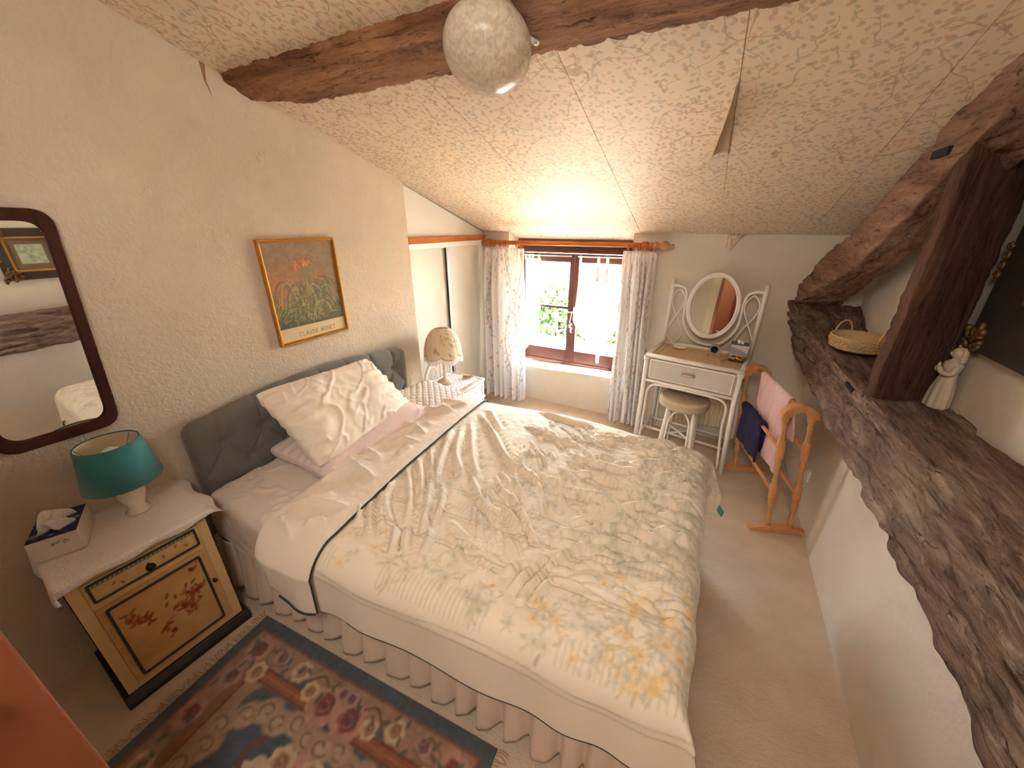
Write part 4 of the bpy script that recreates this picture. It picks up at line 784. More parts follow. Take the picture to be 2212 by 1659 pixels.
ti = MB().grid(np.stack([.008+.045*U+.012*np.sin(V*5)*(1-U*U), .03*V+.02*np.sin(U*4), .082+.045*np.clip(1-V*V, 0, 1)*(.5+.5*np.cos(U*1.3))+.016*np.sin(U*8+V*4)*np.clip(1-V*V, 0, 1)], -1)).xf(TM); ti.build('tissue', M['tissue'], tb_, smooth=True, solid=.0008)

# ------------------------------------------------------------------ rug
rg = Canvas(1.2, 1.3, 330, (150, 104, 72)); rr = random.Random(12)
tan, blue, navy, rust, pink_, crm, gold, grn = (168, 122, 84), (76, 86, 90), (64, 66, 78), (150, 84, 56), (170, 106, 86), (196, 160, 116), (178, 124, 74), (86, 92, 62)
rg.rect(0, 1.2, 0, 1.3, blue); rg.rect(.045, 1.155, .05, 1.25, rust); rg.rect(.055, 1.145, .06, 1.24, (170, 122, 86))
def rfl(u, v, r, k=0): rg.rose(u, v, r, *[((196, 132, 104), (168, 92, 72), (130, 58, 48)), ((206, 170, 122), (190, 140, 98), (150, 96, 66)), ((178, 132, 110), (152, 100, 90), (116, 66, 66))][k])
for i in range(420):
    u, v = rr.random()*1.09+.055, rr.random()*1.18+.06; rg.ell(u, v, rr.uniform(.01, .03), rr.uniform(.005, .012), rr.choice([(156, 110, 78), (176, 130, 92), (150, 100, 76), (130, 104, 72), (184, 138, 104), (140, 88, 66)]), rr.random()*3, .6, .4)
# central field with scalloped outline, mirrored about both axes
for i in range(40):
    for su in (-1, 1): rg.ell(.6+su*rr.uniform(0, .26), .65+rr.uniform(-.46, .46), .1, .09, blue, 0, 1, .1)
rg.ell(.6, .65, .34, .50, (72, 84, 96), 0, 1, .05)
for i in range(130): rg.ell(.6+rr.gauss(0, .16), .65+rr.gauss(0, .24), .05, .03, rr.choice([(64, 70, 84), (80, 92, 100), (70, 66, 80)]), rr.random()*3, .3, .7)
for su in (-1, 1):
    for sv in (-1, 1):
        F = lambda u, v: (.6+su*u, .65+sv*v)
        for u, v in ((.36, .30), (.345, .24), (.37, .17), (.34, .10), (.365, .03), (.30, .36), (.24, .40), (.17, .39), (.10, .42), (.03, .40)): 
            p = F(u, v); rg.ell(*p, .058, .042, (176, 132, 96), math.atan2(v*sv, u*su)+1.57, 1, .3); rg.ell(p[0]+.008, p[1]+.006, .04, .026, (190, 150, 112), math.atan2(v*sv, u*su)+1.2, .9, .5); rg.curve([(p[0]+math.cos(q+u*9)*.034*(1-q/9), p[1]+math.sin(q+u*9)*.028*(1-q/9)) for q in np.linspace(0, 5.5, 9)], .006, (136, 92, 66), .8)
        rg.line([F(.12, .475), F(.43, .475)], .055, (160, 84, 48)); rg.line([F(.12, .455), F(.43, .455)], .006, (112, 62, 44)); rg.line([F(.12, .497), F(.43, .497)], .006, (112, 62, 44)); rg.line([F(.12, .476), F(.43, .476)], .004, (190, 120, 76))
        rg.line([F(.44, .16), F(.44, .44)], .05, (158, 90, 54)); rg.line([F(.42, .16), F(.42, .44)], .006, (112, 62, 44))
        for u, v, r, k in ((.485, .535, .055, 0), (.36, .55, .036, 2), (.24, .545, .04, 1), (.49, .42, .045, 2), (.50, .28, .05, 0), (.49, .12, .04, 1), (.06, .50, .07, 0), (.02, .555, .03, 2), (.15, .51, .035, 1), (.41, .47, .04, 1)): rfl(*F(u, v), r, k)
        for i in range(26): u, v = rr.choice([(rr.uniform(.05, .53), rr.uniform(.50, .58)), (rr.uniform(.46, .53), rr.uniform(0, .56))]); rg.ell(*F(u, v), .018, .007, rr.choice([grn, (100, 104, 74), (96, 84, 90), (110, 88, 60)]), rr.random()*3, .85)
        rg.curve([F(.33, .53), F(.40, .51), (F(.43, .55)), F(.38, .575), F(.35, .55)], .009, (148, 100, 72)); rg.curve([F(.20, .52), F(.14, .57), F(.09, .55)], .008, (120, 84, 64))
        rg.curve([F(.42, .10), F(.47, .2), F(.44, .33)], .008, (120, 112, 72))
for u, v, r, k in ((.6, .65, .12, 0), (.49, .58, .075, 1), (.72, .60, .07, 1), (.53, .76, .07, 2), (.69, .75, .075, 0), (.60, .50, .09, 1), (.45, .70, .055, 2), (.6, .84, .06, 1), (.70, .44, .08, 1), (.49, .43, .085, 1), (.615, .37, .085, 0), (.54, .335, .05, 1), (.66, .32, .045, 1), (.60, .95, .05, 0)): rfl(u, v, r, k)
rg.curve([(.43, .42), (.40, .36), (.43, .31)], .022, (120, 66, 64)); rg.a = sum(np.roll(np.roll(rg.a, i, 0), j, 1) for i in (-1, 0, 1) for j in (-1, 0, 1))/9; rg.a = rg.a*.76+rg.a.mean(2, keepdims=True)*.24; rg.a = rg.a*.88+.04; rg.speckle(.22, 60)
RM = RT(-1.575, .525, 0, 3.9)
pile = lambda U, V: (U, -V, .010+.0015*vn(U*160, V*160))
b = rg.sheet(pile, 1); n0 = len(b.v)
rug = b.xf(RM).build('rug', M['rug'], base=(-1, 0, 0)); tag(rug, 'floral wool rug with slate blue border beside the bed', 'rug')
sk = MB().box(0, 1.2, -1.3, 0, .0005, .0095).xf(RM).build('rug_backing', plain('rug_edge', C(84, 84, 78), 1), rug)
fg = MB(); rr = random.Random(8)
for side in (-.012, 1.2):
    for k in range(150): v = 1.3*k/150; d = -1 if side < 0 else 1; fg.tube([(1.2 if d > 0 else 0, -v, .005), (d*.02+(1.2 if d > 0 else 0), -v+rr.uniform(-.006, .006), .006), (d*.045+(1.2 if d > 0 else 0), -v+rr.uniform(-.014, .014), .004)], .0018, 4)
q = fg.xf(RM).build('fringe', plain('rug_fringe', C(176, 140, 102), 1), rug); q['kind'] = 'stuff'

# ------------------------------------------------------------------ white rattan nightstand by the wardrobe
rn = thing('rattan_nightstand', 'small white rattan bedside table with looped back at the far side of the bed', 'nightstand', (-1.775, 2.35, 0))
x0, x1, y0, y1, zt = -1.945, -1.605, 2.17, 2.53, .478
for x in (x0+.012, x1-.012):
    for y in (y0+.012, y1-.012): MB().tube([(x, y, 0), (x, y, zt)], .013, 10).build('leg', M['rattan'], rn, smooth=True)
MB().box(x0+.01, x1-.01, y0+.01, y1-.01, zt-.15, zt-.008).build('case', M['weave'], rn)
MB().box(x0+.012, x1-.012, y0+.012, y1-.012, zt-.008, zt+.001).build('top', M['rattan_top'], rn)
b = MB()
for z in (zt, zt-.155):
    b.tube([(x0, y0, z), (x1, y0, z)], .010, 8).tube([(x0, y1, z), (x1, y1, z)], .010, 8).tube([(x1, y0, z), (x1, y1, z)], .010, 8).tube([(x0, y0, z), (x0, y1, z)], .010, 8)
b.build('rail', M['rattan'], rn, smooth=True)
MB().box(x0+.02, x1-.02, y0+.02, y1-.02, .13, .142).build('shelf', M['rattan_top'], rn)
d = MB().box(x1-.012, x1+.004, y0+.03, y1-.03, zt-.138, zt-.018).build('drawer', M['weave'], rn, bevel=.002)
MB().tube([(x1+.004, y0+.13, zt-.075), (x1+.022, y0+.14, zt-.075), (x1+.022, y1-.14, zt-.075), (x1+.004, y1-.13, zt-.075)], .007, 8).build('handle', M['rattan'], d, smooth=True)
b = MB(); b.ring(rrect(y0+.03, y1-.03, zt-.138, zt-.018, .003), rrect(y0+.042, y1-.042, zt-.126, zt-.03, .003), lambda u, v, h: (h, u, v), x1+.003, x1+.010); b.build('moulding', M['rattan'], d)
yc = (y0+y1)/2; ar = crom([(x0, y0+.015, zt), (x0, y0+.02, zt+.09), (x0, yc-.08, zt+.18), (x0, yc, zt+.205), (x0, yc+.08, zt+.18), (x0, y1-.02, zt+.09), (x0, y1-.015, zt)], 8)
MB().tube(ar, .0125, 10).build('back_hoop', M['rattan'], rn, smooth=True)
for s in (-1, 1):
    lp = [(x0, yc+s*(.085+.055*math.cos(t)), zt+.075+.062*math.sin(t)) for t in np.linspace(0, 2*PI, 22)[:-1]]; MB().tube(lp, .006, 8, True).build('scroll', M['rattan'], rn, smooth=True)
MB().tube([(x0, yc-.02, zt), (x0, yc-.03, zt+.1), (x0, yc-.012, zt+.2)], .006, 8).tube([(x0, yc+.02, zt), (x0, yc+.03, zt+.1), (x0, yc+.012, zt+.2)], .006, 8).build('spindle', M['rattan'], rn, smooth=True)
U, V = np.meshgrid(np.linspace(-1, 1, 46), np.linspace(-1, 1, 46), indexing='ij'); sc = 1+.04*np.sin(U*30)*(np.abs(V) > .9)+.04*np.sin(V*30)*(np.abs(U) > .9)
tag(MB().grid(np.stack([-1.775+.135*U*sc, 2.35+.14*V*sc, zt+.0125+.002*np.sin(U*20)*np.sin(V*22)], -1)).build('doily', M['lace'], smooth=True, solid=.001, base=(-1.775, 2.35, zt+.01)), 'scalloped white lace doily on the small rattan bedside table', 'doily')
ll = thing('lace_lamp', 'little lamp with domed floral fringed shade on the rattan bedside table', 'lamp', (-1.83, 2.285, zt+.015)); lx, ly, lz = -1.83, 2.285, zt+.016
MB().lathe([(.062, 0), (.064, .006), (.052, .014), (.055, .02), (.038, .03), (.03, .036), (.02, .042), (.013, .05), (.014, .08), (.0115, .10), (.014, .13), (.0115, .16), (.014, .19), (.011, .22), (.016, .235)], (lx, ly, lz), seg=20).build('base', M['plasterfig'], ll, smooth=True)
cvs = Canvas(.9, .25, 260, (232, 216, 188)); rr = random.Random(6)
for i in range(60):
    x, y = rr.random()*.9, rr.random()*.25; cvs.curve([(x, y), (x+.02, y+.012), (x+.03, y+.03)], .003, (176, 150, 114), .7)
    for k in range(4): t = rr.random()*6.3; cvs.ell(x+.011*math.cos(t), y+.011*math.sin(t), .008, .0036, rr.choice([(178, 152, 118), (170, 148, 122), (190, 158, 130)]), t, .8)
NA, NZ = 97, 22; th_ = np.linspace(0, 2*PI, NA); vv = np.linspace(0, 1, NZ); A, V = np.meshgrid(th_, vv, indexing='ij'); np_ = 6
cusp = np.abs(np.sin(A*np_/2)); rad = (.05+.103*np.sin(V*PI/2*.98)**1.05)*(1-.07*(1-cusp)*V); zz_ = lz+.455-.205*(1-np.cos(V*PI/2*1.05))**.95*(1-.13*(1-cusp**.8)*V)
MB().grid(np.stack([lx+rad*np.cos(A), ly+rad*np.sin(A), zz_], -1), col=cvs.sample(A/2/PI*.9, V*.25)).build('shade', M['lampshade_floral'], ll, smooth=True, solid=.001)
shd = [o for o in ll.children if o.name.startswith('shade')][0]
hem = np.stack([lx+rad[:, -1]*np.cos(th_), ly+rad[:, -1]*np.sin(th_), zz_[:, -1]], -1)
MB().tube([tuple(p) for p in hem[:-1]], .003, 6, True).build('braid', plain('tan_braid', C(176, 140, 100), .8), shd, smooth=True)
fr_ = MB()
for i in range(NA-1):
    for q in (0, .33, .66): p = hem[i]*(1-q)+hem[i+1]*q; fr_.tube([tuple(p), (p[0]+.002*math.sin(i*3+q), p[1]+.002*math.cos(i*2), p[2]-.045)], .0016, 4)
q = fr_.build('fringe', M['lace'], shd); q['kind'] = 'stuff'
rib = MB()
for k in range(np_): j = int(k*(NA-1)/np_); rib.tube([(lx+rad[j, i]*1.012*math.cos(th_[j]), ly+rad[j, i]*1.012*math.sin(th_[j]), zz_[j, i]) for i in range(NZ)], .0022, 5)
rib.tube([(lx+.051*math.cos(a), ly+.051*math.sin(a), lz+.456) for a in th_[:-1]], .0035, 6, True); rib.build('shade_ribs', plain('ivory_tape', C(226, 210, 176), .8), shd, smooth=True)
CM = RT(-1.715, 2.45, zt+.0155, 38); b = MB().box(-.045, .045, -.028, .028, 0, .0012); b.add([(-.045, .028, .0012), (.045, .028, .0012), (.045, -.012, .03), (-.045, -.012, .03), (-.045, .028, .0022), (.045, .028, .0022), (.045, -.011, .031), (-.045, -.011, .031)], [(0, 1, 2, 3), (4, 5, 6, 7), (0, 1, 5, 4), (2, 3, 7, 6), (0, 3, 7, 4), (1, 2, 6, 5)])
tag(b.xf(CM).build('folded_card', plain('cream_card', C(214, 196, 166), .7), base=(-1.715, 2.45, zt+.015)), 'small folded cream card lying on the lace doily', 'card')

# ------------------------------------------------------------------ rattan dressing table (local frame, rotated)
TMx = RT(-.013, 3.02, 0, -9); dt = thing('dressing_table', 'white rattan dressing table with one drawer and an oval tilting mirror', 'dressing table', (-.013, 3.02, 0))
def tb2(b, name, m, par=None, **k): return b.xf(TMx).build(name, m, par or dt, **k)
hw, hd, zt = .312, .205, .795
for sx in (-1, 1):
    for sy in (-1, 1):
        ex = .03 if sx > 0 else .0
        tb2(MB().tube([(sx*(hw+ex), sy*(hd+.01), .0), (sx*hw, sy*hd, .56), (sx*hw, sy*hd, zt-.01)], .0165, 12), 'leg', M['rattan'], smooth=True)
        b = MB().tube(crom([(sx*(hw+ex-.032), sy*(hd+.01), .03), (sx*(hw-.034), sy*hd, .35), (sx*(hw-.036), sy*hd, .50), (sx*(hw-.06), sy*hd, .555), (sx*(hw-.12), sy*hd, .575), (0, sy*hd, .578)], 6), .009, 8); tb2(b, 'arch_cane', M['rattan'], smooth=True)
b = MB()
for z, r in ((zt, .016), (.598, .012)):
    for sy in (-1, 1): b.tube([(-hw-.005, sy*hd, z), (hw+.005, sy*hd, z)], r, 10)
    for sx in (-1, 1): b.tube([(sx*hw, -hd, z), (sx*hw, hd, z)], r, 10)
tb2(b, 'rail', M['rattan'], smooth=True)
for sx in (-1, 1):
    b = MB()
    for k in range(4): b.tube([(sx*hw+.02*math.cos(t)+0, -hd+.018*math.sin(t)-.0, zt-.006-.008*k+.004*math.sin(t)) for t in np.linspace(0, 2*PI, 13)[:-1]], .004, 6, True)
    tb2(b, 'cane_binding', M['rattan'], smooth=True)
tb2(MB().box(-hw+.005, hw-.005, -hd+.012, hd-.005, .602, zt-.012), 'case', M['weave'])
tb2(MB().box(-hw+.01, hw-.01, -hd+.01, hd-.01, zt-.01, zt-.003), 'tabletop', M['rattan_top'])
b = MB()
for x in (-hw+.05, hw-.05): b.box(x-.004, x+.004, -hd+.015, hd-.015, zt-.004, zt+.002)
b.box(-hw+.02, hw-.02, hd-.035, hd-.027, zt-.004, zt+.002); tb2(b, 'top_bead', M['rattan_top'])
d = tb2(MB().box(-hw+.03, hw-.03, -hd-.006, -hd+.012, .622, .772), 'drawer', M['weave'], bevel=.002)
tb2(MB().ring(rrect(-hw+.03, hw-.03, .622, .772, .003), rrect(-hw+.038, hw-.038, .630, .764, .003), lambda u, v, h: (u, h, v), -hd-.010, -hd-.004), 'edge_bead', M['rattan'], d)
tb2(MB().tube([(-.045, -hd-.03, .705), (.045, -hd-.03, .705)], .0095, 10).tube([(-.03, -hd-.004, .705), (-.03, -hd-.03, .705)], .006, 6).tube([(.03, -hd-.004, .705), (.03, -hd-.03, .705)], .006, 6), 'handle', M['rattan_top'], d, smooth=True)
b = MB().tube([(-hw, -hd, .09), (-hw, hd, .09)], .011, 8).tube([(hw+.025, -hd-.01, .09), (hw+.025, hd+.01, .09)], .011, 8).tube([(-hw, hd, .09), (hw+.02, hd, .09)], .011, 8).tube([(-hw, 0, .09), (hw+.025, 0, .09)], .011, 8)
tb2(b, 'stretcher', M['rattan'], smooth=True)
yb = hd-.012
for sx in (-1, 1):
    tb2(MB().tube([(sx*hw, yb, zt-.01), (sx*(hw+.0), yb, 1.318)], .0155, 12), 'post', M['rattan'], smooth=True)
    lx_ = .5*(hw+.165)
    b = MB().tube(crom([(sx*hw, yb, 1.262), (sx*(hw-.05), yb, 1.262), (sx*(hw-.10), yb, 1.24), (sx*(hw-.118), yb, 1.17), (sx*(hw-.118), yb, 1.08), (sx*(hw-.128), yb, .98), (sx*(hw-.19), yb, .88), (sx*(hw-.25), yb, .845), (0, yb, .835)], 7), .0105, 9); tb2(b, 'swan_cane', M['rattan'], smooth=True)
    cx = hw-.062; b = MB().tube(crom([(sx*(cx-.01), yb, .80), (sx*(cx+.052), yb, .88), (sx*(cx+.028), yb, .97), (sx*(cx-.028), yb, 1.09), (sx*(cx-.045), yb, 1.17), (sx*cx, yb, 1.235), (sx*(cx+.045), yb, 1.17), (sx*(cx+.03), yb+.004, 1.09), (sx*(cx-.035), yb+.004, .97), (sx*(cx-.058), yb, .88), (sx*(cx-.01), yb, .80)], 7), .0058, 8); tb2(b, 'figure_eight_scroll', M['rattan'], smooth=True)
MT = TMx@Matrix.Translation((0, yb-.012, 1.135))@Matrix.Rotation(math.radians(-7), 4, 'X')
om = [(.172*math.cos(t), 0, .234*math.sin(t)) for t in np.linspace(0, 2*PI, 57)[:-1]]; im = [(.158*math.cos(t), -.004, .220*math.sin(t)) for t in np.linspace(0, 2*PI, 57)[:-1]]
mf = MB().tube(om, .0115, 10, True).tube(im, .007, 8, True).xf(MT).build('mirror_frame', M['rattan'], dt, smooth=True)
MB().prism(ell(0, 0, .156, .218, 56), 1, -.003, .003).xf(MT).build('mirror_glass', M['mirror'], mf)
for sx in (-1, 1): tb2(MB().tube([(sx*.165, yb-.012, 1.135), (sx*.20, yb, 1.135)], .007, 8), 'pivot', M['rattan'], smooth=True)
U, V = np.meshgrid(np.linspace(-.20, .17, 60), np.linspace(-.165, .10, 40), indexing='ij')
tag(MB().grid(np.stack([U+.012*np.sin(V*40), V+.008*np.sin(U*35), zt+.0015+.004*np.abs(fbm(U*16, V*20, 5))], -1)).xf(TMx).build('lace_runner', plain('ecru_lace', C(206, 174, 136), .8, bump=.8, bs=90, var=.1), smooth=True, solid=.001, base=(-.013, 3.02, zt)), 'crumpled ecru lace mat on the dressing table top', 'cloth')
tag(MB().lathe([(.02, 0), (.026, .004), (.05, .012), (.056, .016), (.05, .017), (.02, .011), (.012, .011), (.012, .02), (.003, .026)], (-.155, 3.115, zt+.007), seg=28, sy=.8).build('trinket_dish', M['rattan'], smooth=True, base=(-.155, 3.115, zt+.007)), 'small white oval dish on the dressing table below the left scroll', 'dish')
ck = thing('glass_clock', 'small arched crystal desk clock in front of the oval mirror', 'clock', (.085, 3.055, zt)); KM = RT(.085, 3.055, zt+.005, -4)
ot = [(.036*math.cos(t), .052+.036*math.sin(t)) for t in np.linspace(0, PI, 14)]+[(-.042, 0), (-.02, 0), (-.014, .012), (.014, .012), (.02, 0), (.042, 0)]
MB().prism(ot, 1, -.014, .014).xf(KM).build('crystal_body', M['crystal'], ck, bevel=.002)
fc_ = MB().lathe([(.024, 0), (.026, .002), (.026, .006), (.021, .007), (.0205, .004)], (0, -.0145, .052), (0, -1, 0), 26).xf(KM).build('bezel', plain('navy_bezel', C(44, 42, 66), .3), ck, smooth=True)
MB().lathe([(.0205, 0), (.0205, .004)], (0, -.0145, .052), (0, -1, 0), 26).xf(KM).build('dial', M['white'], ck)
b = MB().box(-.001, .001, -.0196, -.0186, .052, .064).box(-.0005, .009, -.0196, -.0186, .0513, .0527)
for k in range(12): a = k*PI/6; b.box(.0165*math.cos(a)-.0008, .0165*math.cos(a)+.0008, -.0195, -.0186, .052+.0165*math.sin(a)-.0008, .052+.0165*math.sin(a)+.0008)
b.xf(KM).build('hands', M['black'], ck)
cb = thing('cube_tissue_box', 'small cube tissue box printed with a city street and yellow taxis', 'tissue box', (.245, 3.05, zt)); BM = RT(.238, 3.035, zt+.006, -3)
MB().box(-.055, .055, -.052, .052, 0, .118).xf(BM).build('carton', plain('slate_card', C(92, 92, 100), .45), cb, bevel=.001)
cv = Canvas(.11, .118, 700, (198, 198, 204)); rr = random.Random(15)
for i in range(9):
    y = .05+.007*i; cv.line([(0, y+.012+.0*i), (.05, y+.004+.001*i), (.11, y-.012+.0004*i)], .0028, (120, 122, 132) if i % 2 else (60, 62, 74), .8)
for i in range(16): x = .004+.0068*i; cv.line([(x, .036), (x, .106-.40*x)], .0022, (84, 86, 96), .7)
cv.a[:, int(.10*700):][..., :] = cv.a[:, int(.10*700):]*.3+np.array((206, 204, 208))/255*.7
b2 = cv._box(0, .11, 0, .118); X_, Y_ = b2[2], b2[3]; cv._put(b2, (Y_-(.108-.42*X_))/.004, (200, 198, 204), 1); cv.rect(0, .11, 0, .036, (64, 54, 52))
for x, y, a, c2 in ((.028, .026, .032, .013), (.075, .020, .026, .010), (.094, .03, .016, .007)): cv.ell(x, y, a, c2, (222, 158, 38)); cv.ell(x+.004, y+.008, a*.5, c2*.5, (52, 48, 50)); cv.ell(x-.3*a, y-.9*c2, .005, .005, (30, 28, 28)); cv.ell(x+.5*a, y-.8*c2, .005, .005, (30, 28, 28))
for i in range(40): cv.ell(rr.random()*.11, rr.random()*.034, .004, .0015, rr.choice([(230, 200, 120), (40, 36, 40), (190, 120, 40)]), 0, .7)
cv.sheet(lambda U, V: (U-.055, np.full_like(U, -.0525), V)).xf(BM).build('printed_side', M['gloss_print'], cb)
U, V = np.meshgrid(np.linspace(-1, 1, 18), np.linspace(-1, 1, 12), indexing='ij'); MB().grid(np.stack([.02*U, .012*V+.006*np.sin(U*4), .119+.026*np.clip(1-V*V, 0, 1)*(.6+.4*np.cos(U*1.4+.6))], -1)).xf(BM).build('tissue', M['tissue'], cb, smooth=True, solid=.0008)

# ------------------------------------------------------------------ stool
so = thing('rattan_stool', 'round white rattan stool with coiled seagrass seat under the dressing table', 'stool', (-.045, 2.90, 0)); sx_, sy_ = -.045, 2.90
pr = [(.02, .425), (.12, .422), (.158, .428), (.172, .438)]
for k in range(5): pr += [(.178-.0*k, .438+.0108*k+.002), (.172, .438+.0108*(k+1))]
pr += [(.165, .496)]+[(r, .5+.0035*(1+math.cos(PI*i))-.0) for i, r in enumerate(np.linspace(.158, .012, 26))]
MB().lathe(pr, (sx_, sy_, 0), seg=56).build('seat', M['seagrass'], so, smooth=True)
lp = []
for k in range(4):
    a = math.radians(40+90*k); p0, p1 = (sx_+.125*math.cos(a), sy_+.125*math.sin(a), .43), (sx_+.165*math.cos(a), sy_+.165*math.sin(a), 0); lp.append((a, p0, p1)); MB().tube([p1, p0], .0145, 10).build('leg', M['rattan'], so, smooth=True)
for k in range(4):
    a0, p0, p1 = lp[k]; a1, q0, q1 = lp[(k+1) % 4]; L = lambda p, q, t: tuple(np.array(p)*(1-t)+np.array(q)*t); A_ = np.array(L(p0, p1, .95)); B_ = np.array(L(q0, q1, .95)); A2, B2 = np.array(L(p0, p1, .25)), np.array(L(q0, q1, .25)); tt = .12
    pts = [A_*(1-tt)+B_*tt, np.array(L(p0, p1, .5))*(1-tt)+np.array(L(q0, q1, .5))*tt, A2*(1-tt)+B2*tt, A2*.7+B2*.3+np.array([0, 0, .07]), (A2+B2)/2+np.array([0, 0, .09]), A2*.3+B2*.7+np.array([0, 0, .07]), A2*tt+B2*(1-tt), np.array(L(p0, p1, .5))*tt+np.array(L(q0, q1, .5))*(1-tt), A_*tt+B_*(1-tt)]
    MB().tube(crom(pts, 6), .008, 8).build('arch_cane', M['rattan'], so, smooth=True)
for k in range(2): MB().tube([tuple(np.array(lp[k][1])*.45+np.array(lp[k][2])*.55), tuple(np.array(lp[k+2][1])*.45+np.array(lp[k+2][2])*.55)], .009, 8).build('cross_stretcher', M['rattan'], so, smooth=True)

# ------------------------------------------------------------------ towel rail (slightly leaning) with two towels
tr_ = thing('towel_rack', 'turned beech towel rail standing against the wall beneath the oak beam', 'towel rack', (.55, 2.57, 0))
def RK(w, l, z): # w across, l along, z up; the frame leans a little
    c0 = np.array([.605, 2.285]); u = np.array([.957, .29]); v = np.array([-.262, .965]); p = c0+u*w+v*l; return (p[0]-.105*z, p[1]+.0*z, z)
post = [(.020, 0), (.020, .04), (.015, .055), (.022, .075), (.016, .09), (.013, .13), (.020, .17), (.017, .20), (.0205, .22)]
for l, nm in ((0, 0), (.615, 1)):
    for w in (-.062, .062):
        prof = []
        seq = [(.035, .016), (.06, .010), (.075, .017), (.09, .011), (.13, .0095), (.17, .015), (.20, .019), (.215, .015), (.225, .019), (.228, .021), (.315, .021), (.318, .019), (.335, .011), (.35, .017), (.36, .011), (.43, .010), (.47, .017), (.485, .011), (.495, .019), (.50, .021), (.60, .021), (.603, .019), (.62, .011), (.635, .016), (.65, .010), (.70, .015), (.715, .011), (.73, .018), (.735, .02), (.775, .02)]
        MB().tube([RK(w, l, z) for z, r in seq], [r for z, r in seq], 12).build('post', M['beech'], tr_, smooth=True)
    n = 21; P = []
    for i in range(n):
        a = PI*i/(n-1); P.append([RK(-r*math.cos(a), l+dl, .755+r*math.sin(a)*.85) for r, dl in ((.088, -.024), (.088, .024), (.072, .026), (.04, .022), (.04, -.022), (.072, -.026))])
    P = np.array(P); b = MB(); b.grid(np.concatenate([P, P[:, :1]], 1)); b.f += [tuple(range(6)), tuple(range((n-1)*7, (n-1)*7+6))]; b.build('arch', M['beech'], tr_, smooth=False, bevel=.004)
    ft = [(-.165, 0), (-.165, .014), (-.10, .036), (-.06, .042), (.06, .042), (.10, .036), (.165, .014), (.165, 0), (.10, .004), (-.10, .004)]
    b = MB(); m = len(ft); b.add([RK(w, l-.024, z) for w, z in ft]+[RK(w, l+.024, z) for w, z in ft], [tuple(range(m)), tuple(range(m, 2*m))]+[(i, (i+1) % m, m+(i+1) % m, m+i) for i in range(m)]); b.build('foot', M['beech'], tr_, bevel=.004)
for w, z in ((0, .80), (-.062, .555), (.062, .555), (-.062, .27), (.062, .27)): MB().tube([RK(w, 0.0, z), RK(w, .615, z)], .0115, 12).build('rail', M['beech'], tr_, smooth=True)
def towel(name, label, w0, z0, l0, l1, dl, dr, m, base, seed, wig=.006, rr_=.017, wl=0.0):
    nl, ns_ = 70, 120; Ls = np.linspace(l0, l1, nl); tot = dl+dr+PI*rr_; out = np.zeros((nl, ns_, 3))
    for i, l in enumerate(Ls):
        for j in range(ns_):
            s = tot*j/(ns_-1); f = i/(nl-1)
            if s < dl: ww, z = -rr_-.10*wl*(dl-s), z0-(dl-s)*(1-.0*f)
            elif s < dl+PI*rr_: a = (s-dl)/rr_; ww, z = -rr_*math.cos(a), z0+rr_*math.sin(a)
            else: ww, z = rr_, z0-(s-dl-PI*rr_)
            k = min(1, abs(s-dl-PI*rr_/2)/.12); ww += wig*k*math.sin(l*38+seed+s*4)+.5*wig*math.sin(l*80+s*25+seed); lo = l+.03*k*math.sin(s*9+seed)*(f-.5)
            out[i, j] = RK(w0+ww, lo, z)
    return tag(MB().grid(out).build(name, m, smooth=True, solid=.009, soff=0, base=base), label, 'towel')
pk = towel('towel', 'pale pink towel hanging over the top rail of the beech stand', 0, .803, .09, .50, .46, .24, M['pink'], (.5, 2.5, .34), 1, .005, .019, .35)
towel('towel', 'dark navy towel bunched over the left side rail of the beech stand', -.062, .558, .24, .56, .25, .20, M['navy'], (.42, 2.7, .3), 3, .012, .022, -.1)

# ------------------------------------------------------------------ right wall: socket, basket, figurine, carved frames
sk_ = thing('wall_socket', 'round-cornered white power socket low on the right wall', 'socket', (.73, 2.58, .26))
MB().prism(rrect(2.545, 2.615, .222, .298, .008), 0, .724, .735).build('plate', M['plastic'], sk_, bevel=.002); MB().lathe([(.024, 0), (.024, .004), (.020, .0045), (.019, .0015)], (.7245, 2.58, .26), (-1, 0, 0), 24).build('well', M['plastic'], sk_, smooth=True)
MB().box(.7215, .7232, 2.568, 2.573, .258, .263).box(.7215, .7232, 2.587, 2.592, .258, .263).build('pin_holes', M['black'], sk_)
bk = thing('straw_basket', 'shallow round straw basket with two hoop handles on the oak beam', 'basket', (.745, 2.60, 1.068)); bx_, by_, bz_ = .745, 2.60, 1.072
pr = [(.01, .004), (.10, .004), (.112, .010)]
for k in range(5): pr += [(.118+.003*k, .014+.011*k), (.112+.003*k, .0195+.011*k)]
pr += [(.130, .072), (.124, .076), (.116, .07), (.108, .03), (.10, .014), (.01, .012)]
MB().lathe(pr, (bx_, by_, bz_), seg=40).build('bowl', M['basket'], bk, smooth=True)
b = MB()
for r in range(3):
    for k in range(30): a = 2*PI*(k+.5*r)/30; b.ball((bx_+(.119+.004*r)*math.cos(a), by_+(.119+.004*r)*math.sin(a), bz_+.02+.017*r), (.009, .009, .007), 7, 5)
q = b.build('knotted_weave', M['basket'], bk, smooth=True); q['kind'] = 'stuff'
b = MB().tube([(bx_+.127*math.cos(t), by_+.127*math.sin(t), bz_+.074+.002*math.sin(t*20)) for t in np.linspace(0, 2*PI, 60)[:-1]], .006, 8, True); b.build('rim', M['basket'], bk, smooth=True)
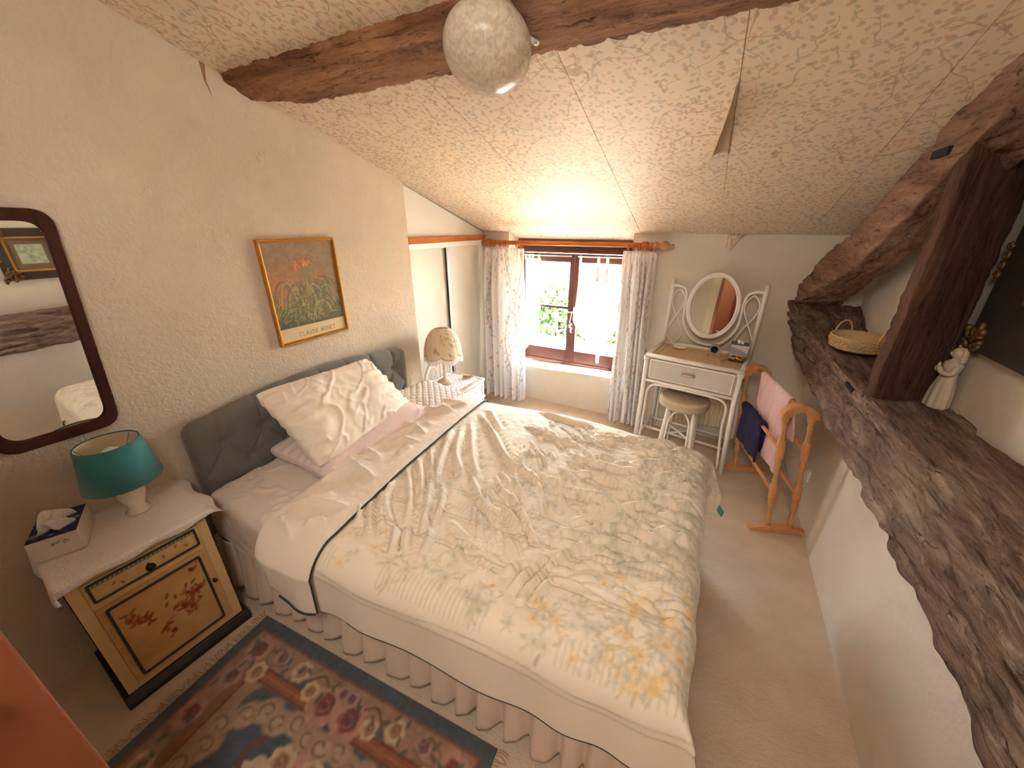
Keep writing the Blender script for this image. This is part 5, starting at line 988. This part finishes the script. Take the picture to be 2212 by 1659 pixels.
for ang in (115, -55):
    a = math.radians(ang); c_ = (bx_+.125*math.cos(a), by_+.125*math.sin(a)); tn = (-math.sin(a), math.cos(a))
    MB().tube([(c_[0]+tn[0]*.045*math.cos(t), c_[1]+tn[1]*.045*math.cos(t), bz_+.06+.075*math.sin(t)) for t in np.linspace(0, PI, 16)], .0045, 8).build('handle', M['basket'], bk, smooth=True)
fgx, fgy, fgz = .838, 1.925, 1.052
fi = thing('plaster_figurine', 'cream plaster figurine of a robed praying woman standing on the beam by the wall', 'figurine', (fgx, fgy, fgz))
b = MB(); nA, nZ = 44, 40; A, V = np.meshgrid(np.linspace(0, 2*PI, nA+1), np.linspace(0, 1, nZ), indexing='ij')
rz_ = np.interp(V, [0, .03, .3, .52, .60, .68, .75, .79, .82, .855, .90, .95, .985, 1], [.036, .040, .036, .027, .025, .030, .029, .016, .012, .018, .0215, .020, .011, .001]); fld = 1+.09*np.sin(A*9+V*2)*np.clip((.55-V)*3, 0, 1)
b.grid(np.stack([fgx+rz_*fld*np.cos(A)*.85, fgy+rz_*fld*np.sin(A)*(1+.15*(V < .78)), fgz+.235*V], -1))
b.tube(crom([(fgx, fgy+.031, fgz+.168), (fgx-.012, fgy+.038, fgz+.142), (fgx-.03, fgy+.018, fgz+.140), (fgx-.037, fgy+.003, fgz+.158)], 5), [.010]*5+[.0095]*5+[.008]*5+[.005], 8).tube(crom([(fgx, fgy-.031, fgz+.168), (fgx-.012, fgy-.038, fgz+.142), (fgx-.03, fgy-.018, fgz+.140), (fgx-.037, fgy-.003, fgz+.158)], 5), [.010]*5+[.0095]*5+[.008]*5+[.005], 8)
b.ball((fgx-.037, fgy, fgz+.163), (.005, .006, .012), 8, 6); b.ball((fgx-.019, fgy, fgz+.211), (.004, .003, .005), 8, 6)
for s in (-1, 1): b.ball((fgx-.0165, fgy+s*.007, fgz+.2155), (.002, .003, .002), 6, 5)
b.ball((fgx-.0165, fgy, fgz+.2035), (.003, .005, .0015), 6, 5); b.build('body', M['plasterfig'], fi, smooth=True)
hb2 = MB().grid(np.stack([fgx+.006+(.0245+.003*np.sin(V*30))*np.cos(A)*.8*np.where(np.cos(A) > -.3, 1, .55), fgy+(.0255+.005*V)*np.sin(A), fgz+.238-.055*V], -1)); hb2.build('hair', M['plasterfig'], fi, smooth=True)
def carved(name, label, y0, y1, z0, z1, wd, inner_gold, pic, canvas):
    th = thing(name, label, 'picture', (.88, (y0+y1)/2, z0)); xw = .884
    MB().ring(rpoly([(y0, z0), (y1, z0), (y1, z1), (y0, z1)], .02, 4), rpoly([(y0+wd, z0+wd), (y1-wd, z0+wd), (y1-wd, z1-wd), (y0+wd, z1-wd)], .004, 4), lambda u, v, h: (h, u, v), xw-.002, xw-.026).build('frame', M['dark_gilt'], th, bevel=.004)
    for cy, cz in ((y0, z0), (y1, z0), (y1, z1), (y0, z1)):
        sy_, sz = (1 if cy == y0 else -1), (1 if cz == z0 else -1); b = MB(); r2 = random.Random(int(cy*100)+int(cz*100))
        for k in range(5):
            px, pz = cy+sy_*(.005+.022*k % .07), cz+sz*(.005+.018*((k*2) % 5)); R0 = .025-.001*k
            b.tube([(xw-.03-.006*math.sin(t), px+R0*(1-t/9)*math.cos(t+k)*1.0, pz+R0*(1-t/9)*math.sin(t+k)) for t in np.linspace(0, 7.5, 20)], [.0085-.0003*i for i in range(20)], 7)
        for k in range(14): b.ball((xw-.03, cy+sy_*r2.uniform(-.012, .09), cz+sz*r2.uniform(-.012, .07)), (.012, r2.uniform(.009, .018), r2.uniform(.009, .018)), 8, 6)
        b.build('corner_carving', M['old_gilt'], th, smooth=True)
    for f_ in (0, 1):
        b = MB()
        for k in range(4): b.tube([(xw-.03, (y1 if f_ else y0)+.014*(1-t/9)*math.cos(t+k), (z0+z1)/2-.05+.033*k+.014*(1-t/9)*math.sin(t+k)) for t in np.linspace(0, 7, 16)], .0055, 7)
        b.build('side_carving', M['old_gilt'], th, smooth=True)
    b = MB()
    b.ring([(y0+wd, z0+wd), (y1-wd, z0+wd), (y1-wd, z1-wd), (y0+wd, z1-wd)], [(y0+wd+.014, z0+wd+.014), (y1-wd-.014, z0+wd+.014), (y1-wd-.014, z1-wd-.014), (y0+wd+.014, z1-wd-.014)], lambda u, v, h: (h, u, v), xw-.004, xw-.022); b.build('gold_slip', M['gilt'], th)
    W_, H_ = y1-y0-2*wd-.02, z1-z0-2*wd-.02; cv = Canvas(W_, H_, 220, (116, 96, 74)); r2 = random.Random(4); m_ = .22
    cv.rect(W_*m_, W_*(1-m_), H_*m_, H_*(1-m_), (178, 184, 160))
    for k in range(60): cv.ell(W_*(.5+r2.uniform(-.25, .25)), H_*(.5+r2.uniform(-.25, .25)), W_*.06, H_*.04, r2.choice([(150, 160, 130), (196, 200, 180), (132, 142, 116), (170, 170, 150)]), r2.random()*3, .6, .5)
    cv.sheet(lambda U, V: (np.full_like(U, xw-.008), y0+wd+.01+U, z0+wd+.01+V)).build('print', M['gloss_print'], th)
carved('carved_frame', 'blackened carved gilt frame at the right edge just above the plaster figurine', 1.36, 1.965, 1.285, 1.89, .18, 0, 0, 0)
carved('carved_frame', 'small carved dark frame with gold slip, seen reflected in the left wall mirror', .83, 1.215, 1.29, 1.675, .062, 0, 0, 0)

# ------------------------------------------------------------------ glass ceiling lamp fixed to the beam
cl_ = thing('ceiling_lamp', 'mottled frosted glass globe lamp fixed to the ceiling beam', 'ceiling lamp', (-.70, 1.2, 2.24))
nrm_ = Vector((0, .31, 1)).normalized(); P0 = Vector((-.70, 1.205, zs(1.205)-.033)); R_ = .127
prof = [(.055, .0), (.075, -.004)]+[(R_*math.sin(t)*(1+.0*t), -.09+R_*.80*math.cos(t)-.006) for t in np.linspace(.72, PI-.02, 26)]
MB().lathe(prof, P0, nrm_, 56).build('glass_shade', M['egg'], cl_, smooth=True)
MB().lathe([(.06, .002), (.06, -.012), (.05, -.014)], P0, nrm_, 30).build('ceiling_plate', M['silver'], cl_, smooth=True)
q = MB().box(-.012, .012, -.14, .05, -.003, 0).xf(Matrix.Translation(P0+Vector((.0, 0, -.004)))@Euler((math.atan(-.31), 0, -.72)).to_matrix().to_4x4())
def strap(a, c2):
    d = (Vector((-.62, 1.312, zs(1.312)-.040))-P0); e = d.normalized(); s = e.cross(nrm_).normalized()*.009; V = []
    for t in (.25, 1.14):
        for k in (-1, 1): V += [P0+d*t+s*k-nrm_*.002, P0+d*t+s*k-nrm_*.006]
    return MB().add([tuple(v) for v in V], [(0, 2, 3, 1), (4, 5, 7, 6), (0, 1, 5, 4), (2, 6, 7, 3), (0, 4, 6, 2), (1, 3, 7, 5)]), P0+d*1.06-nrm_*.006
b, sp_ = strap(0, 0); sb = b.build('mounting_strap', plain('galvanised_strap', C(200, 200, 196), .35, .4), cl_); MB().lathe([(.006, 0), (.005, -.004), (.001, -.005)], sp_, nrm_, 10).build('screw', M['silver'], sb, smooth=True)
